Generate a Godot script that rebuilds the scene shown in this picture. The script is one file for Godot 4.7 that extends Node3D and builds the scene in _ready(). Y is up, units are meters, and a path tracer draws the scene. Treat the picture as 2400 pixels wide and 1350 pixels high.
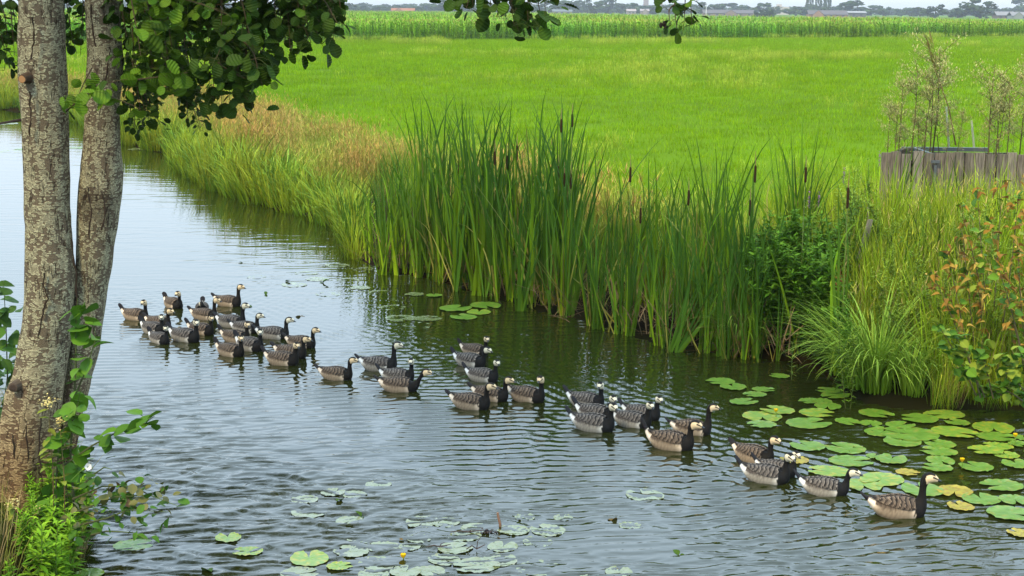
extends Node3D
# A flock of barnacle geese on a polder canal: alder on the near bank, cattails and a maize field beyond.

const FOCAL := 3600.0          # lens, in pixels of a 2400 pixel wide picture
const EYE := Vector3(0, 4.0, 0)
var cam: Camera3D
var rng := RandomNumberGenerator.new()
var used := {}
var M := {}
var far_bank := PackedVector2Array()
var land := PackedVector2Array()
var near_bank := PackedVector2Array()
var rough_noise := FastNoiseLite.new()


# ---------------------------------------------------------------- meshes
class Mesher:
	var v := PackedVector3Array()
	var c := PackedColorArray()
	var uv := PackedVector2Array()
	var nrm := PackedVector3Array()
	var ix := PackedInt32Array()

	func quad(a: int, b: int, d: int, e: int) -> void:
		ix.append_array(PackedInt32Array([a, b, d, a, d, e]))

	func ribbon(base: Vector3, yaw: float, lean: float, curl: float, length: float, width: float, low: Color, high: Color, segs := 4, twist := 0.0, droop_power := 1.5) -> void:
		var out := Vector3(cos(yaw), 0, sin(yaw))
		var p := base
		var side := Vector3(-sin(yaw), 0, cos(yaw)).rotated(Vector3.UP, twist)
		var first := v.size()
		for i in segs + 1:
			var t := float(i) / segs
			var w := width * 0.5 * (1.0 - pow(t, 2.2)) * (0.75 + 0.5 * minf(t * 3.0, 0.5))
			var k := low.lerp(high, t)
			if i < segs:
				v.append(p - side * w)
				v.append(p + side * w)
				c.append(k)
				c.append(k)
			else:
				v.append(p)
				c.append(k)
			var a := lean + curl * pow(t, droop_power)
			p += (Vector3.UP * cos(a) + out * sin(a)) * (length / segs)
		for i in segs - 1:
			var q := first + i * 2
			quad(q, q + 1, q + 3, q + 2)
		ix.append_array(PackedInt32Array([first + segs * 2 - 2, first + segs * 2 - 1, first + segs * 2]))

	func leaf(xf: Transform3D, length: float, width: float, profile: Array, fold: float, bend: float, col: Color, rib := 1.12) -> void:
		var first := v.size()
		var n := profile.size() - 1
		for i in n + 1:
			var t := float(i) / n
			var w: float = profile[i] * width
			var y := t * length
			var z := -bend * t * t * length
			var vein := 1.0
			if n > 9:
				z += 0.035 * length * (i % 2)
				vein = 0.82 if i % 2 else 1.12
			v.append(xf * Vector3(-w, y, z + w * fold))
			v.append(xf * Vector3(0, y, z))
			v.append(xf * Vector3(w, y, z + w * fold))
			c.append(col * vein)
			c.append(col * rib)
			c.append(col * 0.94 * vein)
		for i in n:
			var q := first + i * 3
			quad(q, q + 1, q + 4, q + 3)
			quad(q + 1, q + 2, q + 5, q + 4)

	func tube(pts: Array, radii: Array, sides: int, low: Color, high: Color, round_v := 0.0) -> void:
		var first := v.size()
		var n := pts.size()
		var old := Vector3.RIGHT
		for i in n:
			var dir: Vector3 = (pts[mini(i + 1, n - 1)] - pts[maxi(i - 1, 0)]).normalized()
			old = (old - dir * old.dot(dir))
			if old.length() < 0.05:
				old = dir.cross(Vector3.FORWARD)
			old = old.normalized()
			var other := dir.cross(old)
			var k := low.lerp(high, float(i) / maxf(n - 1, 1))
			for s in sides:
				var a := TAU * s / sides
				v.append(pts[i] + (old * cos(a) + other * sin(a)) * radii[i])
				c.append(k)
		for i in n - 1:
			for s in sides:
				var t := (s + 1) % sides
				quad(first + i * sides + s, first + i * sides + t, first + (i + 1) * sides + t, first + (i + 1) * sides + s)
		v.append(pts[n - 1])
		c.append(high)
		for s in sides:
			ix.append_array(PackedInt32Array([first + (n - 1) * sides + s, first + (n - 1) * sides + (s + 1) % sides, v.size() - 1]))

	func box(center: Vector3, size: Vector3, col: Color, turn := 0.0, bevel := 0.0) -> void:
		var h := size * 0.5
		var first := v.size()
		for y in [-1, 1]:
			for p in [Vector2(-1, -1), Vector2(1, -1), Vector2(1, 1), Vector2(-1, 1)]:
				v.append(center + Vector3(p.x * (h.x - bevel * (y + 1) * 0.5), y * h.y, p.y * (h.z - bevel * (y + 1) * 0.5)).rotated(Vector3.UP, turn))
				c.append(col)
		for f in [[0, 1, 2, 3], [7, 6, 5, 4], [0, 4, 5, 1], [1, 5, 6, 2], [2, 6, 7, 3], [3, 7, 4, 0]]:
			quad(first + f[0], first + f[1], first + f[2], first + f[3])

	func grid(rows: int, columns: int, first: int, closed := false) -> void:
		for r in rows - 1:
			for k in (columns if closed else columns - 1):
				var l := (k + 1) % columns
				quad(first + r * columns + k, first + r * columns + l, first + (r + 1) * columns + l, first + (r + 1) * columns + k)

	func smooth() -> void:
		nrm.resize(v.size())
		nrm.fill(Vector3.ZERO)
		for i in range(0, ix.size(), 3):
			var a := ix[i]
			var b := ix[i + 1]
			var d := ix[i + 2]
			var n := (v[d] - v[a]).cross(v[b] - v[a])
			nrm[a] += n
			nrm[b] += n
			nrm[d] += n
		for i in nrm.size():
			nrm[i] = nrm[i].normalized() if nrm[i].length_squared() > 0.0 else Vector3.UP

	func mesh() -> ArrayMesh:
		var a := []
		a.resize(Mesh.ARRAY_MAX)
		a[Mesh.ARRAY_VERTEX] = v
		a[Mesh.ARRAY_COLOR] = c
		a[Mesh.ARRAY_INDEX] = ix
		if nrm.size():
			a[Mesh.ARRAY_NORMAL] = nrm
		if uv.size():
			a[Mesh.ARRAY_TEX_UV] = uv
		var m := ArrayMesh.new()
		m.add_surface_from_arrays(Mesh.PRIMITIVE_TRIANGLES, a)
		return m


# ---------------------------------------------------------------- naming
func numbered(called: String) -> String:
	var n: int = used.get(called, -1) + 1
	used[called] = n
	return called if n == 0 else "%s_%03d" % [called, n]


func tag(o: Node, label := "", category := "", group := "", kind := "") -> void:
	if label: o.set_meta("label", label)
	if category: o.set_meta("category", category)
	if group: o.set_meta("group", group)
	if kind: o.set_meta("kind", kind)


func thing(called: String, label: String, category: String, at := Vector3.ZERO, turn := 0.0, group := "") -> Node3D:
	var o := Node3D.new()
	o.name = numbered(called)
	add_child(o)
	o.position = at
	o.rotation.y = turn
	tag(o, label, category, group)
	return o


func part(called: String, mesh: Mesh, mat: Material, parent: Node, xf := Transform3D()) -> MeshInstance3D:
	var o := MeshInstance3D.new()
	o.name = numbered(called) if parent == self else called
	o.mesh = mesh
	o.material_override = mat
	o.transform = xf
	parent.add_child(o, true)
	return o


func scatter(called: String, mesh: Mesh, mat: Material, places: Array, tints: PackedColorArray, parent: Node = self) -> MultiMeshInstance3D:
	var mm := MultiMesh.new()
	mm.transform_format = MultiMesh.TRANSFORM_3D
	mm.use_colors = true
	mm.mesh = mesh
	mm.instance_count = places.size()
	for i in places.size():
		mm.set_instance_transform(i, places[i])
		mm.set_instance_color(i, tints[i])
	var o := MultiMeshInstance3D.new()
	o.name = numbered(called) if parent == self else called
	o.multimesh = mm
	o.material_override = mat
	parent.add_child(o, true)
	o.set_meta("kind", "stuff")
	return o


# ---------------------------------------------------------------- places
func ray(x: float, y: float) -> Vector3:
	return cam.basis * Vector3((x - 1200.0) / FOCAL, (675.0 - y) / FOCAL, -1.0)


func on(x: float, y: float, height := 0.0) -> Vector3:     # the point of a level surface seen there
	var d := ray(x, y)
	return EYE + d * ((height - EYE.y) / d.y)


func at(x: float, y: float, depth: float) -> Vector3:      # the point so many metres out
	var d := ray(x, y)
	return EYE + d * (depth / -d.z)


func column(x: float, z: float) -> float:      # where a point stands across the picture
	var p := cam.basis.inverse() * Vector3(x, -3.6, z)
	return 1200.0 - p.x / p.z * FOCAL


func edge_distance(p: Vector2, line: PackedVector2Array) -> float:
	var best := 1e9
	for i in line.size() - 1:
		var a := line[i]
		var d := line[i + 1] - a
		var q := p - a
		var t := clampf(q.dot(d) / d.length_squared(), 0.0, 1.0)
		best = minf(best, (q - d * t).length_squared())
	return sqrt(best)


func shore(x: float, z: float) -> float:                   # metres inland of the far bank's edge
	var p := Vector2(x, z)
	var d := edge_distance(p, far_bank)
	return d if Geometry2D.is_point_in_polygon(p, land) else -d


func near_shore(x: float, z: float) -> float:
	var p := Vector2(x, z)
	var d := edge_distance(p, near_bank)
	return d if Geometry2D.is_point_in_polygon(p, near_bank) else -d


func step(a: float, b: float, x: float) -> float:
	return smoothstep(a, b, x)


func ground_height(x: float, z: float, s: float, t: float) -> float:
	var h := -0.7 + 0.7 * step(-1.0, 0.0, s) + 0.06 * step(0.0, 0.1, s) + 0.2 * step(0.1, 1.3, s) + 0.18 * step(0.4, 1.8, s) + 0.18 * step(1.0, 4.0, s)
	h += 0.35 * step(3.6, 5.2, x) * step(-26.0, -22.0, z) * step(0.2, 2.0, s) * (1.0 - step(-14.0, -12.0, z))
	if t > -2.0:
		h = maxf(h, -0.7 + 0.7 * step(-0.6, 0.0, t) + 0.3 * step(0.0, 0.3, t) + 0.2 * step(0.2, 0.9, t))
	return h


func height(x: float, z: float) -> float:
	return ground_height(x, z, shore(x, z), near_shore(x, z) if x < -1.0 and z > -20.0 else -9.0)


func rnd(a: float, b: float) -> float:
	return rng.randf_range(a, b)


func col(r: float, g: float, b: float) -> Color:
	return Color(r, g, b)


func jitter(k: Color, by: float) -> Color:
	var f := 1.0 + rnd(-by, by)
	return Color(k.r * f * (1.0 + rnd(-by, by) * 0.4), k.g * f, k.b * f * (1.0 + rnd(-by, by) * 0.5))


func plain(rough := 0.8, back := 0.0, spec := 0.5, tint := Color.WHITE) -> StandardMaterial3D:
	var m := StandardMaterial3D.new()
	m.vertex_color_use_as_albedo = true
	m.albedo_color = tint.linear_to_srgb()
	m.roughness = rough
	m.metallic_specular = spec
	m.cull_mode = BaseMaterial3D.CULL_DISABLED
	if back > 0.0:
		m.backlight_enabled = true
		m.backlight = Color(back, back, back)
	return m


func pose(p: Vector3, yaw: float, s: float, lean := 0.0, lean_to := 0.0) -> Transform3D:
	var b := Basis(Vector3.UP, yaw).scaled(Vector3(s, s, s))
	if lean != 0.0:
		b = Basis(Vector3(cos(lean_to), 0, sin(lean_to)), lean) * b
	return Transform3D(b, p)


# ---------------------------------------------------------------- everything
func _ready() -> void:
	rng.seed = 20240
	rough_noise.seed = 7
	rough_noise.frequency = 1.0
	cam = Camera3D.new()
	cam.name = "camera"
	add_child(cam)
	cam.position = EYE
	cam.rotation = Vector3(-atan(654.0 / FOCAL), 0, 0.0083)
	cam.fov = rad_to_deg(2.0 * atan(675.0 / FOCAL))
	cam.near = 0.1
	cam.far = 9000.0
	cam.current = true
	var e := Environment.new()
	e.background_mode = Environment.BG_SKY
	var sm := ProceduralSkyMaterial.new()
	sm.sky_top_color = Color(1.14, 1.28, 1.4)
	sm.sky_horizon_color = Color(0.96, 0.96, 0.95)
	sm.sky_curve = 0.09
	sm.ground_bottom_color = Color(0.25, 0.28, 0.2)
	sm.ground_horizon_color = Color(0.6, 0.63, 0.55)
	sm.sun_angle_max = 10.0
	var sky := Sky.new()
	sky.sky_material = sm
	e.sky = sky
	e.background_energy_multiplier = 1.0
	e.tonemap_mode = Environment.TONE_MAPPER_LINEAR
	e.tonemap_exposure = 1.15
	e.fog_enabled = true
	e.fog_density = 0.0002
	e.fog_light_color = Color(0.86, 0.9, 0.95)
	e.sdfgi_enabled = true
	e.ssao_enabled = true
	e.ssil_enabled = true
	var we := WorldEnvironment.new()
	we.name = "world_environment"
	we.environment = e
	add_child(we)
	var sun := DirectionalLight3D.new()
	sun.name = "sun"
	sun.light_energy = 1.1
	sun.light_color = Color(1.0, 0.89, 0.68)
	sun.light_angular_distance = 12.0
	sun.shadow_enabled = true
	sun.rotation_degrees = Vector3(-50, -32, 0)
	add_child(sun)
	materials()
	banks()
	terrain()
	water()
	skyline()
	maize()
	meadow()
	bank_grass()
	cattails()
	retaining_wall()
	right_bank()
	alder()
	near_plants()
	geese()
	lily_pads()
	floating_bits()


func materials() -> void:
	M.grass = plain(0.8, 0.5, 0.1)
	M.leaf = plain(0.6, 0.5, 0.18)
	M.blade = plain(0.65, 0.4, 0.15)
	M.dry = plain(0.9, 0.3, 0.1)
	M.stem = plain(0.8, 0.0, 0.3)
	M.far_leaf = plain(0.9, 0.2, 0.1)
	M.wall = plain(0.9, 0.0, 0.2)
	M.feather = plain(0.75, 0.0, 0.3)
	M.feather_brown = plain(0.75, 0.0, 0.3, Color(1.0, 0.86, 0.72))
	M.feather_grey = plain(0.75, 0.0, 0.3, Color(0.98, 1.0, 1.02))
	M.gloss = plain(0.25, 0.0, 0.6)
	M.ground = plain(0.95, 0.0, 0.1)
	M.petal = plain(0.6, 0.5, 0.3)


func banks() -> void:
	var seen := [[-700, 205], [-150, 238], [0, 257], [100, 270], [190, 288], [290, 338], [395, 362], [430, 408], [520, 450], [640, 490], [740, 510], [815, 556], [846, 606], [905, 636], [1000, 648], [1120, 686], [1250, 722], [1400, 760],
		[1560, 808], [1700, 828], [1830, 842], [1940, 872], [1975, 925], [2080, 955], [2250, 962], [2400, 955], [2650, 950]]
	for p in seen:
		var q := on(p[0], p[1])
		far_bank.append(Vector2(q.x, q.z))
	far_bank.append(Vector2(30, -13))
	land = far_bank.duplicate()
	land.append_array(PackedVector2Array([Vector2(6000, -13), Vector2(6000, -6000), Vector2(-6000, -6000), Vector2(-6000, far_bank[0].y - 10)]))
	for p in [[60, 1500], [150, 1400], [178, 1320], [190, 1230], [182, 1130], [150, 1060], [60, 1010], [-60, 985], [-300, 960]]:
		var q := on(p[0], p[1])
		near_bank.append(Vector2(q.x, q.z))
	near_bank.append_array(PackedVector2Array([Vector2(-14, -13.5), Vector2(-14, -3), Vector2(-4.5, -3), near_bank[0]]))


func terrain() -> void:
	var m := Mesher.new()
	var us := []
	for i in 171:
		var u := -1.0 + 2.0 * i / 170.0
		us.append(0.9 * (0.45 * u + 0.55 * u * u * u))
	var ds := []
	var d := 5.0
	while d < 5200.0:
		ds.append(d)
		d *= 1.011 if d < 70.0 else 1.06
	var green := col(0.085, 0.16, 0.006)
	var mud := col(0.016, 0.013, 0.007)
	var tan := col(0.2, 0.15, 0.05)
	for r in ds:
		for u in us:
			var x: float = u * r
			var z: float = -r
			var h := 0.62
			var k := green
			if r < 75.0:
				var s := shore(x, z)
				var t := near_shore(x, z) if x < -1.0 and z > -20.0 else -9.0
				h = ground_height(x, z, s, t)
				k = mud.lerp(green.lerp(tan, 0.35), step(0.9, 2.4, s)).lerp(green, step(2.5, 5.0, s))
				if t > -0.1:
					k = mud.lerp(col(0.05, 0.07, 0.012), step(0.2, 0.7, t))
				h += 0.03 * rough_noise.get_noise_2d(x * 1.3, z * 1.3)
			var f := 1.0 + 0.35 * rough_noise.get_noise_2d(x * 0.07, z * 0.05) + 0.15 * rough_noise.get_noise_2d(x * 0.6, z * 0.3)
			m.v.append(Vector3(x, h, z))
			m.c.append(k * f)
	m.grid(ds.size(), us.size(), 0)
	m.smooth()
	var g := part("ground", m.mesh(), M.ground, self)
	tag(g, "flat green polder land with muddy canal banks", "", "", "structure")


func water() -> void:
	var m := Mesher.new()
	var us := [-3.0, -1.0]
	for i in 361:
		us.append(-0.52 + 1.04 * i / 360.0)
	us.append_array([1.0, 3.0])
	var ds := [2.0, 5.0]
	var d := 8.5
	while d < 78.0:
		ds.append(d)
		d *= 1.0013 if d < 16.0 else 1.0022
	ds.append_array([90.0, 130.0])
	var rows := ds.size()
	var columns := us.size()
	var hs := PackedFloat32Array()
	hs.resize(rows * columns)
	var waves := []
	for w in [[0.06, 9, 0.06], [0.07, -11, 0.07], [0.08, 17, 0.07], [0.09, -4, 0.1], [0.105, 10, 0.1], [0.12, -14, 0.09], [0.14, 4, 0.1], [0.17, -8, 0.075], [0.22, 13, 0.055], [0.3, -4, 0.035], [0.45, 10, 0.025], [0.8, -18, 0.016]]:
		var k: float = TAU / w[0]
		var a := deg_to_rad(w[1])
		waves.append([k * sin(a), k * cos(a), w[2] / k, rnd(0, TAU), w[0]])
	var low := FastNoiseLite.new()
	low.seed = 3
	low.frequency = 1.0
	for r in range(2, rows - 2):
		var z: float = -ds[r]
		var least: float = ds[r] * (0.0013 if ds[r] < 16.0 else 0.0022) * 3.0
		for k in range(2, columns - 2):
			var x: float = us[k] * ds[r]
			var wx := x + 0.16 * low.get_noise_2d(x * 0.9, z * 0.9) + 0.05 * low.get_noise_2d(x * 3.1 + 40.0, z * 3.1)
			var wz := z + 0.22 * low.get_noise_2d(x * 0.8 + 90.0, z * 1.1) + 0.06 * low.get_noise_2d(x * 2.6 + 9.0, z * 3.7)
			var gust := 0.7 + 1.0 * low.get_noise_2d(x * 0.22 + 17.0, z * 0.3)
			gust += 1.15 * exp(-(pow((x + 1.8) / 1.7, 2.0) + pow((z + 11.9) / 1.5, 2.0))) + 0.15 * step(-20.0, -15.0, z)
			gust *= 1.0 - 0.85 * exp(-(pow((x - 0.75) / 1.0, 2.0) + pow((z + 11.1) / 0.62, 2.0)))
			gust *= 1.0 - 0.5 * step(0.0, -3.0, x) * step(-15.0, -22.0, z)
			var h := 0.0
			for w in waves:
				if w[4] > least:
					
					var ph: float = w[0] * wx + w[1] * wz + w[3]
					h += 1.45 * w[2] * (0.5 * exp(1.25 * sin(ph)) - 0.7)
			hs[r * columns + k] = h * maxf(gust, 0.06)
	for g in flock():
		var p := on(g[0], g[1] - 4)
		var turn := deg_to_rad(g[2])
		var ahead := Vector2(cos(turn), sin(turn))
		var r0 := ds.bsearch(-p.z - 3.0)
		var r1 := ds.bsearch(-p.z + 3.0)
		for r in range(maxi(r0, 2), mini(r1, rows - 2)):
			var z: float = -ds[r]
			var k0 := int(((p.x - 3.0) / ds[r] + 0.52) / 1.04 * 360.0) + 2
			var k1 := int(((p.x + 3.0) / ds[r] + 0.52) / 1.04 * 360.0) + 3
			for k in range(maxi(k0, 2), mini(k1, columns - 2)):
				var q := Vector2(us[k] * ds[r] - p.x, z - p.z)
				var f := q.dot(ahead)
				var l := q.dot(Vector2(-ahead.y, ahead.x))
				var reach := sqrt((f + 0.12) * (f + 0.12) + l * l)
				if reach > 2.9 or reach < 0.1:
					continue
				var vee := absf(l) * 1.05 + f * 0.62
				var calm := exp(-reach / 1.1)
				hs[r * columns + k] = hs[r * columns + k] * (1.0 - 0.45 * calm) + 0.0075 * sin(TAU * (vee - 0.1) / 0.19) * calm * (1.0 - step(0.15, 0.35, f)) + 0.0035 * sin(TAU * reach / 0.16) * exp(-reach / 0.7)
	for r in rows:
		for k in columns:
			m.v.append(Vector3(us[k] * ds[r], hs[r * columns + k], -ds[r]))
			m.c.append(Color(0.019, 0.02, 0.007))
	m.grid(rows, columns, 0)
	m.smooth()
	var mat := plain(0.045, 0.0, 0.6)
	mat.cull_mode = BaseMaterial3D.CULL_BACK
	var o := part("water", m.mesh(), mat, self)
	tag(o, "dark rippled canal water reflecting a pale sky", "", "", "structure")


# ---------------------------------------------------------------- far away
func crown_mesh(s: int, n: int, lobes: int, face: float, squash: float, dark: Color, pale: Color) -> ArrayMesh:
	var r := RandomNumberGenerator.new()
	r.seed = s
	var m := Mesher.new()
	var centers := []
	for i in lobes:
		var a := r.randf_range(0, TAU)
		var y := r.randf_range(0.1, 0.88)
		var wide := 0.36 * sqrt(maxf(0.05, 1.0 - pow(absf(y - 0.42) / 0.6, squash)))
		centers.append([Vector3(cos(a) * wide * r.randf_range(0.3, 1), y, sin(a) * wide * r.randf_range(0.3, 1)), r.randf_range(0.1, 0.2)])
	for i in n:
		var q: Array = centers[r.randi() % lobes]
		var d := Vector3(r.randfn(), r.randfn(), r.randfn()).normalized()
		var p: Vector3 = q[0] + d * q[1] * r.randf_range(0.7, 1.05)
		var t := d.cross(Vector3(r.randfn(), r.randfn(), r.randfn())).normalized()
		var o := (d + Vector3(r.randfn(), r.randfn(), r.randfn()) * 0.5).normalized().cross(t)
		var k := dark.lerp(pale, r.randf())
		var f := m.v.size()
		var z := face * r.randf_range(0.6, 1.3)
		m.v.append_array(PackedVector3Array([p - t * z, p + o * z, p + t * z, p - o * z * 0.8]))
		m.c.append_array(PackedColorArray([k, k, k, k]))
		m.quad(f, f + 1, f + 2, f + 3)
	return m.mesh()


func far_tree(called: String, label: String, x: float, top: float, wide: float, depth: float, crown: Mesh, trunk: Mesh, group: String) -> void:
	var p := at(x, 30, depth)
	var high := (at(x, top, depth).y - 0.6) * 1.1
	var w := wide * depth / FOCAL
	var t := thing(called, label, "tree", Vector3(p.x, 0.6, p.z), rnd(0, TAU), group)
	part("crown", crown, M.far_leaf, t, Transform3D(Basis().scaled(Vector3(w, high, w)), Vector3.ZERO))
	part("trunk", trunk, M.stem, t, Transform3D(Basis().scaled(Vector3(w, high, w)), Vector3.ZERO))


func gable(m: Mesher, x0: float, x1: float, z0: float, z1: float, eave: float, ridge: float, k: Color, along_x: bool, over: float) -> void:
	var f := m.v.size()
	x0 -= over; x1 += over; z0 -= over; z1 += over
	var a := [Vector3(x0, eave, z1), Vector3(x1, eave, z1), Vector3(x1, eave, z0), Vector3(x0, eave, z0)]
	var mid := [Vector3(x0, ridge, (z0 + z1) / 2), Vector3(x1, ridge, (z0 + z1) / 2)] if along_x else [Vector3((x0 + x1) / 2, ridge, z1), Vector3((x0 + x1) / 2, ridge, z0)]
	for q in a + mid:
		m.v.append(q)
		m.c.append(k)
	if along_x:
		m.quad(f, f + 1, f + 5, f + 4)
		m.quad(f + 2, f + 3, f + 4, f + 5)
	else:
		m.quad(f + 3, f, f + 4, f + 5)
		m.quad(f + 1, f + 2, f + 5, f + 4)


func farmhouse(called: String, label: String, x0: float, x1: float, ridge: float, eave: float, depth: float, wall: Color, roof: Color, gables: Array, windows: int) -> void:
	var c := at((x0 + x1) / 2, 30, depth)
	var h := (x1 - x0) / 2 * depth / FOCAL
	var up := func(y: float) -> float: return at((x0 + x1) / 2, y, depth).y - 0.6
	var t := thing(called, label, "building", Vector3(c.x, 0.6, c.z))
	var m := Mesher.new()
	var ev: float = up.call(eave)
	var rd: float = up.call(ridge)
	m.box(Vector3(0, ev / 2, -5), Vector3(h * 2, ev, 10), wall)
	part("wall", m.mesh(), M.wall, t)
	m = Mesher.new()
	gable(m, -h, h, -10, 0, ev, rd, roof, true, 0.5)
	part("roof", m.mesh(), M.wall, t)
	for g in gables:
		var gx: float = (g[0] - (x0 + x1) / 2) * depth / FOCAL
		var gh: float = g[1] / 2 * depth / FOCAL
		m = Mesher.new()
		m.box(Vector3(gx, ev / 2, 0.4), Vector3(gh * 2, ev, 3), wall)
		var f := m.v.size()
		m.v.append_array(PackedVector3Array([Vector3(gx - gh, ev, 1.9), Vector3(gx + gh, ev, 1.9), Vector3(gx, rd, 1.9)]))
		m.c.append_array(PackedColorArray([wall, wall, wall]))
		m.ix.append_array(PackedInt32Array([f, f + 2, f + 1]))
		part("gable_wall", m.mesh(), M.wall, t)
		m = Mesher.new()
		gable(m, gx - gh, gx + gh, -5, 1.8, ev, rd + 0.05, roof, false, 0.3)
		part("gable_roof", m.mesh(), M.wall, t)
	for i in windows:
		m = Mesher.new()
		m.box(Vector3(lerpf(-h, h, (i + 0.7) / (windows + 0.4)), ev * 0.5, 0.02), Vector3(1.5, ev * 0.42, 0.1), col(0.04, 0.05, 0.07))
		part("window", m.mesh(), M.gloss, t)


func skyline() -> void:
	var green := col(0.022, 0.042, 0.014)
	var pale := col(0.055, 0.09, 0.028)
	var round_crowns := []
	for i in 5:
		round_crowns.append(crown_mesh(11 + i, 420, 13, 0.075, 2.2, green, pale))
	var poplar_crown := crown_mesh(40, 260, 16, 0.09, 6.0, col(0.03, 0.045, 0.02), pale)
	var dark_crown := crown_mesh(50, 700, 16, 0.055, 2.6, col(0.02, 0.038, 0.016), col(0.05, 0.08, 0.03))
	var tm := Mesher.new()
	tm.tube([Vector3.ZERO, Vector3(0.01, 0.3, 0), Vector3(0, 0.6, 0.01)], [0.035, 0.026, 0.01], 6, col(0.04, 0.03, 0.02), col(0.05, 0.04, 0.03))
	var trunk := tm.mesh()
	var order := {}
	for a in [[640, 14, 50], [705, 16, 44], [760, 13, 46], [822, 9, 32], [850, 15, 32], [870, 16, 26], [892, 15, 28], [918, 13, 34], [950, 11, 46], [975, 13, 30], [1000, 5, 36], [1050, -3, 64], [1085, 6, 34], [1112, 10, 50], [1150, 8, 50], [1200, 10, 60], [1240, 8, 50],
			[1287, 4, 52], [1330, -3, 60], [1362, 8, 30], [1377, -2, 22], [1398, 6, 40], [1426, -3, 42], [1455, 9, 40], [1488, 10, 44], [1530, 13, 50], [1566, 11, 40], [1600, 9, 50], [1650, 8, 42], [1685, 10, 44], [1720, 9, 44], [1755, 10, 32], [1790, 9, 40],
			[1812, 12, 30], [1866, 13, 52], [1896, 11, 40], [1925, 14, 50], [1957, 16, 40], [2010, 3, 68], [2042, 14, 50], [2070, 11, 26], [2113, 16, 24], [2132, 16, 30], [2157, 18, 36], [2242, 19, 36], [2336, 20, 30], [2366, 16, 50], [2392, -1, 44], [2430, 6, 60]]:
		var where: String
		if a[0] < 1020: where = "broad hazy horizon tree left of the tall rounded trees and red roofed house"
		elif a[0] < 1300: where = "hazy tree on the horizon behind the hanging middle leaf cluster"
		elif a[0] < 1500: where = "tall hazy tree on the horizon just left of the two church towers"
		elif a[0] < 1640: where = "hazy tree below the two church towers on the horizon"
		elif a[0] < 1830: where = "hazy bluish tree behind the long barn with the pale mast"
		elif a[0] < 1980: where = "hazy tree at the foot of the poplar row"
		elif a[0] < 2060: where = "dome shaped tree on the horizon just right of the brick farmhouse"
		elif a[0] < 2250: where = "low hazy tree between the dome shaped tree and the dark round trees"
		else: where = "hazy tree behind the barns at the right end of the horizon"
		order[where] = order.get(where, 0) + 1
		far_tree("distant_tree", where + ", number " + nth(order[where]), a[0], a[1], a[2] * 1.55, rnd(1200, 1450), round_crowns[rng.randi() % 5], trunk, "hazy trees along the horizon")
	for a in [[1892, -1], [1901, -4], [1914, -3], [1922, -5], [1931, -7], [1937, -4], [1944, -8]]:
		far_tree("poplar_tree", "slim tall poplar above the brick farmhouse, number %s in its row from the left" % nth(1 + [1892, 1901, 1914, 1922, 1931, 1937, 1944].find(a[0])), a[0], a[1] - 6, 12, 1300 + a[0] % 7 * 8, poplar_crown, trunk, "poplars in a row on the horizon")
	far_tree("dark_round_tree", "big dark round tree in front of the far barns at the right", 2298, -2, 112, 980, dark_crown, trunk, "")
	far_tree("dark_round_tree", "smaller dark tree left of the big dark round tree", 2192, 11, 70, 990, dark_crown, trunk, "")
	far_tree("dark_round_tree", "dark low tree touching the big dark round tree on its left side", 2246, 19, 62, 985, dark_crown, trunk, "")
	for x in [1776, 1792, 1807]:
		far_tree("hedge_shrub", "dark clipped shrub before the far barn with the mast, " + {1776: "left one", 1792: "middle one", 1807: "right one"}[x], x, 23, 30, 900, dark_crown, trunk, "dark shrubs by the far barn")
	# a wood that closes the horizon
	var places := []
	var tints := PackedColorArray()
	for i in 330:
		var x := rnd(-300, 2700)
		var p := at(x, 25, rnd(1650, 1900))
		var w := rnd(14, 26)
		places.append(Transform3D(Basis(Vector3.UP, rnd(0, TAU)).scaled(Vector3(w, rnd(6.0, 9.0), w)), Vector3(p.x, 0.4, p.z)))
		tints.append(jitter(Color.WHITE, 0.2))
	var wood := scatter("far_woods", round_crowns[1], M.far_leaf, places, tints)
	tag(wood, "long low line of hazy woods along the whole horizon", "woods", "", "stuff")
	# buildings
	var grey_roof := col(0.11, 0.105, 0.11)
	farmhouse("farmhouse", "red roofed farmhouse on the horizon left of the middle leaf cluster", 918, 970, 19, 25, 1150, col(0.3, 0.17, 0.12), col(0.28, 0.12, 0.07), [[935, 16]], 4)
	farmhouse("barn", "low pale roofed barn below the trees left of the church towers", 1296, 1340, 22, 27, 1150, col(0.2, 0.17, 0.15), col(0.13, 0.15, 0.16), [], 3)
	farmhouse("cottage", "small pale cottage half hidden in trees left of the church towers", 1470, 1490, 21, 26, 1180, col(0.24, 0.21, 0.19), col(0.3, 0.25, 0.24), [], 2)
	farmhouse("cottage", "small pale cottage directly below the left church tower", 1502, 1521, 21, 26, 1180, col(0.24, 0.21, 0.19), col(0.28, 0.24, 0.24), [[1512, 10]], 1)
	farmhouse("barn", "long grey roofed barn with a front gable beside the pale mast", 1650, 1768, 23, 31, 1050, col(0.2, 0.15, 0.13), grey_roof, [[1712, 26]], 6)
	farmhouse("farmhouse", "long brick farmhouse with grey roof and two gables below the poplars", 1897, 1986, 24, 34, 980, col(0.26, 0.16, 0.12), grey_roof, [[1917, 24]], 6)
	farmhouse("barn", "grey roofed barn beside the big dark round tree at the right", 2338, 2380, 27, 36, 960, col(0.14, 0.11, 0.1), col(0.2, 0.2, 0.21), [], 3)
	farmhouse("barn", "gabled barn at the right end of the horizon", 2374, 2410, 28, 37, 940, col(0.2, 0.22, 0.2), col(0.2, 0.2, 0.21), [[2386, 20]], 2)
	farmhouse("shed", "low shed with a white roof edge right of the brick farmhouse", 1990, 2030, 26, 30, 1000, col(0.1, 0.1, 0.1), col(0.26, 0.27, 0.28), [], 2)
	var c := at(1832, 20, 1500)
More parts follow.
